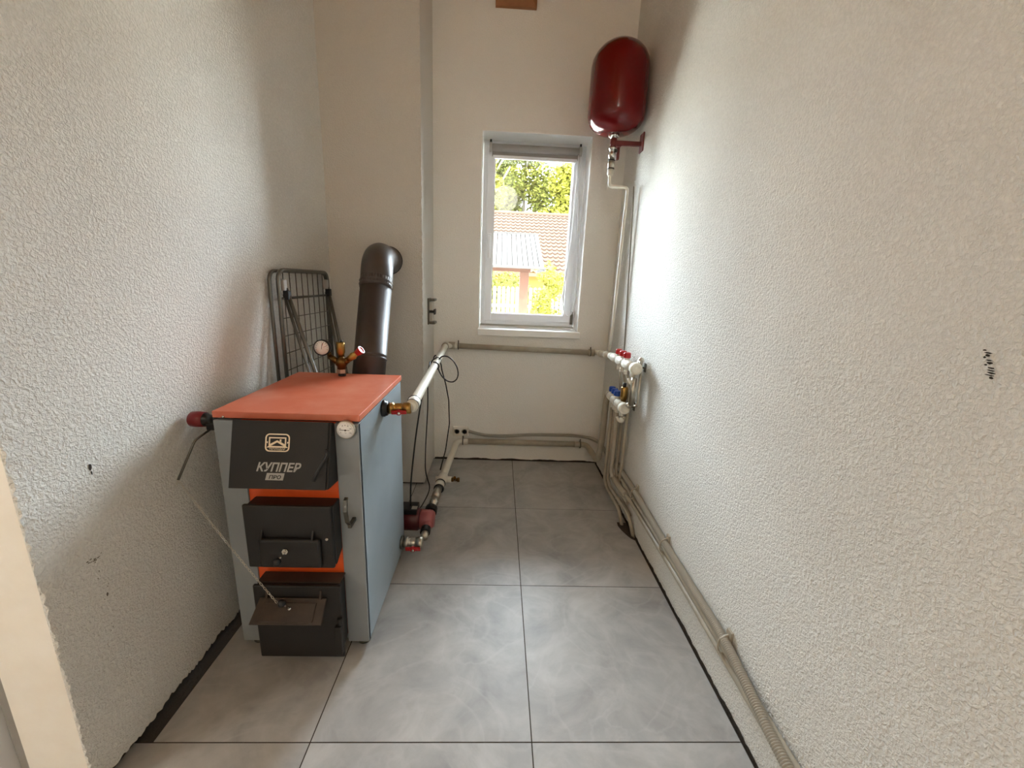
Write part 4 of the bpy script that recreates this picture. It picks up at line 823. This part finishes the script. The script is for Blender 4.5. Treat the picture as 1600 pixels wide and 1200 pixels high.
for x in (0.382, -1.75):
    b = MB(); b.box(x - 0.07, x + 0.07, 6.53, 6.67, GZ, 1.40); b.build('post', 'post_brown', cp, 0.006)
b = MB(); b.box(-1.85, 0.472, 6.53, 6.67, 1.385, 1.47); b.build('beam', 'post_brown', cp, 0.006)
b = MB(); b.box(-1.85, 0.472, 7.4, 7.5, 1.88, 1.96); b.build('beam', 'post_brown', cp, 0.006)
for x in (0.40, -1.75):
    b = MB(); b.box(x - 0.05, x + 0.05, 7.4, 7.5, GZ, 1.9); b.build('post', 'post_brown', cp, 0.006)
# fence
fe = thing('picket_fence', 'white picket fence running behind the canopy post outside the window', 'fence', (1, 11, GZ))
proto = None
for k in range(40):
    x = -2.36 + 0.118 * k
    if abs(x - 1.21) < 0.09: continue
    ht = 1.12 if x < 1.3 else 1.00
    if proto is None:
        b = MB(); b.prism([(-0.040, 0), (0.040, 0), (0.040, 0.98), (0.0, 1.0), (-0.040, 0.98)], -0.011, 0.011, 'y'); proto = b.build('picket', 'fence_white', fe); pk = proto
        proto.data.transform(Matrix.Translation(V(fe['org'])))
    else:
        pk = proto.copy(); C.objects.link(pk); pk.parent = fe
    pk.location = V((x, 11, GZ)) - V(fe['org']); pk.scale = (1, 1, (ht - GZ))
for z in (0.62, -0.2):
    b = MB(); b.box(-2.4, 2.4, 11.012, 11.05, z - 0.04, z + 0.04); b.build('rail', 'fence_white', fe)
b = MB(); b.box(1.14, 1.29, 10.82, 10.96, GZ, 1.17); tag(rebase(b.build('gate_post', 'fence_yellow', None, 0.008), (1.21, 10.89, GZ)), 'pale yellow wooden gate post in the picket fence', 'post')
b = MB(); b.box(0.98, 2.2, 11.3, 11.36, 0.86, 1.0); b.box(1.05, 1.15, 11.3, 11.36, GZ, 0.86); b.box(2.05, 2.15, 11.3, 11.36, GZ, 0.86); tag(rebase(b.build('garden_rail', 'brick_tan', None, 0.01), (1.6, 11.33, GZ)), 'reddish brown rail behind the picket fence', 'rail')
# neighbour house
hs = thing('neighbour_house', 'yellow house with a brown tiled roof beyond the picket fence', 'house', (4, 20, GZ))
HX0, HX1, EY, EZ, RY, RZ = -4.0, 12.0, 16.9, 1.60, 21.6, 4.48
b = MB(); b.box(HX0 + 0.4, HX1 - 0.4, EY + 0.45, 26.0, GZ, 1.75); b.prism([(EY + 0.45, 1.75), (26, 1.75), (RY, RZ - 0.25)], HX0 + 0.4, HX1 - 0.4); b.build('wall', 'house_yellow', hs)
def tile_roof(flip):
    b = MB(); nc = 72; cols = []; pw = 0.222; nr = 17
    sdv = V((0, RY - EY, RZ - EZ)); Ls = sdv.length; sdn = sdv.normalized(); nv = V((0, -sdn.z, sdn.y))
    per = 5; xs_ = [HX0 + pw * (c + j / per) for c in range(nc) for j in range(per)]
    hx = [0.06 * max(0, math.cos(2 * math.pi * ((i % per) / per))) for i in range(len(xs_))]
    rows = []
    for q in range(nr):
        for t, h in ((q / nr, 0.05), ((q + 0.97) / nr, 0.0)):
            base = V((0, EY, EZ)) + sdv * t
            row = []
            for i, x in enumerate(xs_):
                p = V((x, 0, 0)) + base + nv * (h + hx[i])
                if flip: p.y = 2 * RY - p.y
                row.append(p)
            rows.append(row)
    n = len(xs_); vs = [p for r_ in rows for p in r_]; fs = []
    for a in range(len(rows) - 1):
        for i in range(n - 1): fs.append((a * n + i, a * n + i + 1, (a + 1) * n + i + 1, (a + 1) * n + i))
    b.add(vs, fs); return b
o = tile_roof(False).build('roof_tiles', 'roof_tile', hs); o['kind'] = 'stuff'
b = MB(); b.prism([(RY - 0.05, RZ - 0.05), (2 * RY - EY, EZ - 0.05), (2 * RY - EY, EZ), (RY, RZ + 0.02)], HX0, HX1); b.build('roof_slope', 'roof_tile', hs)
b = MB(); b.tube([(HX0, RY, RZ + 0.02), (HX1, RY, RZ + 0.02)], 0.12, 10); b.build('ridge', 'roof_tile', hs)
b = MB(); b.box(HX0, HX1, EY - 0.06, EY + 0.02, EZ - 0.12, EZ + 0.02); lab(b.build('gutter', 'post_brown', hs), 'brown gutter')
# shrubs and trees: leaf clusters
def leaves(b, c, rad, n, size, rg):
    for _ in range(n):
        while True:
            p = V((rg.uniform(-1, 1), rg.uniform(-1, 1), rg.uniform(-1, 1)))
            if 0.2 < p.length < 1: break
        p = V((c[0] + p.x * rad[0], c[1] + p.y * rad[1], c[2] + p.z * rad[2]))
        a = V((rg.uniform(-1, 1), rg.uniform(-1, 1), rg.uniform(-0.6, 0.6))).normalized(); q = a.cross(V((rg.uniform(-1, 1), rg.uniform(-1, 1), rg.uniform(-1, 1)))).normalized()
        s = size * rg.uniform(0.6, 1.3)
        b.add([p - a * s, p - q * s * 0.45, p + a * s, p + q * s * 0.45], [(0, 1, 2, 3)])
def plant(name, label, cat, base, crowns, n, size, m, trunk, grp=None, seed=1):
    rg = random.Random(seed); t = thing(name, label, cat, base, grp)
    b = MB(); tot = sum(c[3] * c[4] * c[5] for c in crowns)
    for c in crowns: leaves(b, (base[0] + c[0], base[1] + c[1], base[2] + c[2]), c[3:6], int(n * c[3] * c[4] * c[5] / tot), size, rg)
    f = b.build('foliage', m, t); f['kind'] = 'stuff'
    b = MB(); B = V(base); h = trunk[0]
    b.tube([B, B + V((0.05 * h * 0.1, 0, h * 0.5)), B + V((0, 0, h))], trunk[1], 8, rad=lambda i, k: trunk[1] * (1 - 0.7 * i / (k - 1)))
    for k in range(trunk[2]):
        a = rg.uniform(0, 6.28); z = h * rg.uniform(0.35, 0.9); L = h * rg.uniform(0.1, 0.22)
        b.tube([B + V((0, 0, z)), B + V((math.cos(a) * L * 0.5, math.sin(a) * L * 0.5, z + L * 0.6)), B + V((math.cos(a) * L, math.sin(a) * L, z + L * 1.4))], trunk[1] * 0.35, 5)
    b.build('trunk', 'bark', t)
    return t
def crown(h, r, seed):
    rg = random.Random(seed); out = []
    for k in range(24):
        z = h * rg.uniform(0.22, 0.97); rr = r * (1.15 - 0.75 * abs(z / h - 0.5)); a = rg.uniform(0, 6.28); d = rr * rg.uniform(0, 0.75)
        s = r * rg.uniform(0.32, 0.55); out.append((math.cos(a) * d, math.sin(a) * d, z, s, s, s * 1.15))
    return out
for i, (x, y, h, r, m, lb) in enumerate(((-1.4, 30.3, 13.5, 2.4, 'leaf_b', 'yellow green tree behind the tiled roof, at the left edge of the window'), (1.7, 36, 16.5, 2.8, 'leaf_a', 'tall tree with a visible pale trunk behind the tiled roof, middle of the window'), (4.8, 30.3, 13, 2.4, 'leaf_b', 'rounded yellow green tree behind the tiled roof, at the right of the window'), (9.2, 36, 14, 2.8, 'leaf_c', 'green tree behind the tiled roof hidden past the right window edge'), (-0.3, 41, 16, 3.0, 'leaf_c', 'farthest darker green tree seen between the two left trees behind the roof'), (-5.8, 36, 14, 2.8, 'leaf_a', 'green tree behind the tiled roof hidden past the left window edge'))):
    plant('birch_tree', lb, 'tree', (x, y, GZ), crown(h, r, 11 + i), 22000, 0.18, m, (h * 0.95, 0.20, 9), 'trees behind the tiled roof', 31 + i)
for i, (x, y, h, r, m, lb) in enumerate(((1.18, 10.0, 2.05, 0.52, 'leaf_b', 'yellow green shrub right of the canopy post above the fence'), (-0.05, 12.4, 2.0, 0.7, 'leaf_a', 'leafy shrub under the canopy roof left of its post'), (0.72, 13.9, 1.7, 0.55, 'leaf_a', 'low shrub behind the canopy post at the fence'), (1.9, 12.6, 1.75, 0.6, 'leaf_b', 'low yellow shrub behind the gate post under the eave'), (0.33, 8.2, 0.85, 0.25, 'leaf_b', 'small yellow shrub growing around the foot of the canopy post'))):
    cr = [(random.Random(i * 9 + k).uniform(-r * 0.6, r * 0.6), random.Random(i * 7 + k).uniform(-r * 0.5, r * 0.5), h * (0.25 + 0.75 * k / 7), r * 0.55, r * 0.55, r * 0.5) for k in range(8)]
    plant('garden_shrub', lb, 'shrub', (x, y, GZ), cr, 1500, 0.06, m, (h * 0.7, 0.03, 5), 'shrubs by the fence', 51 + i)
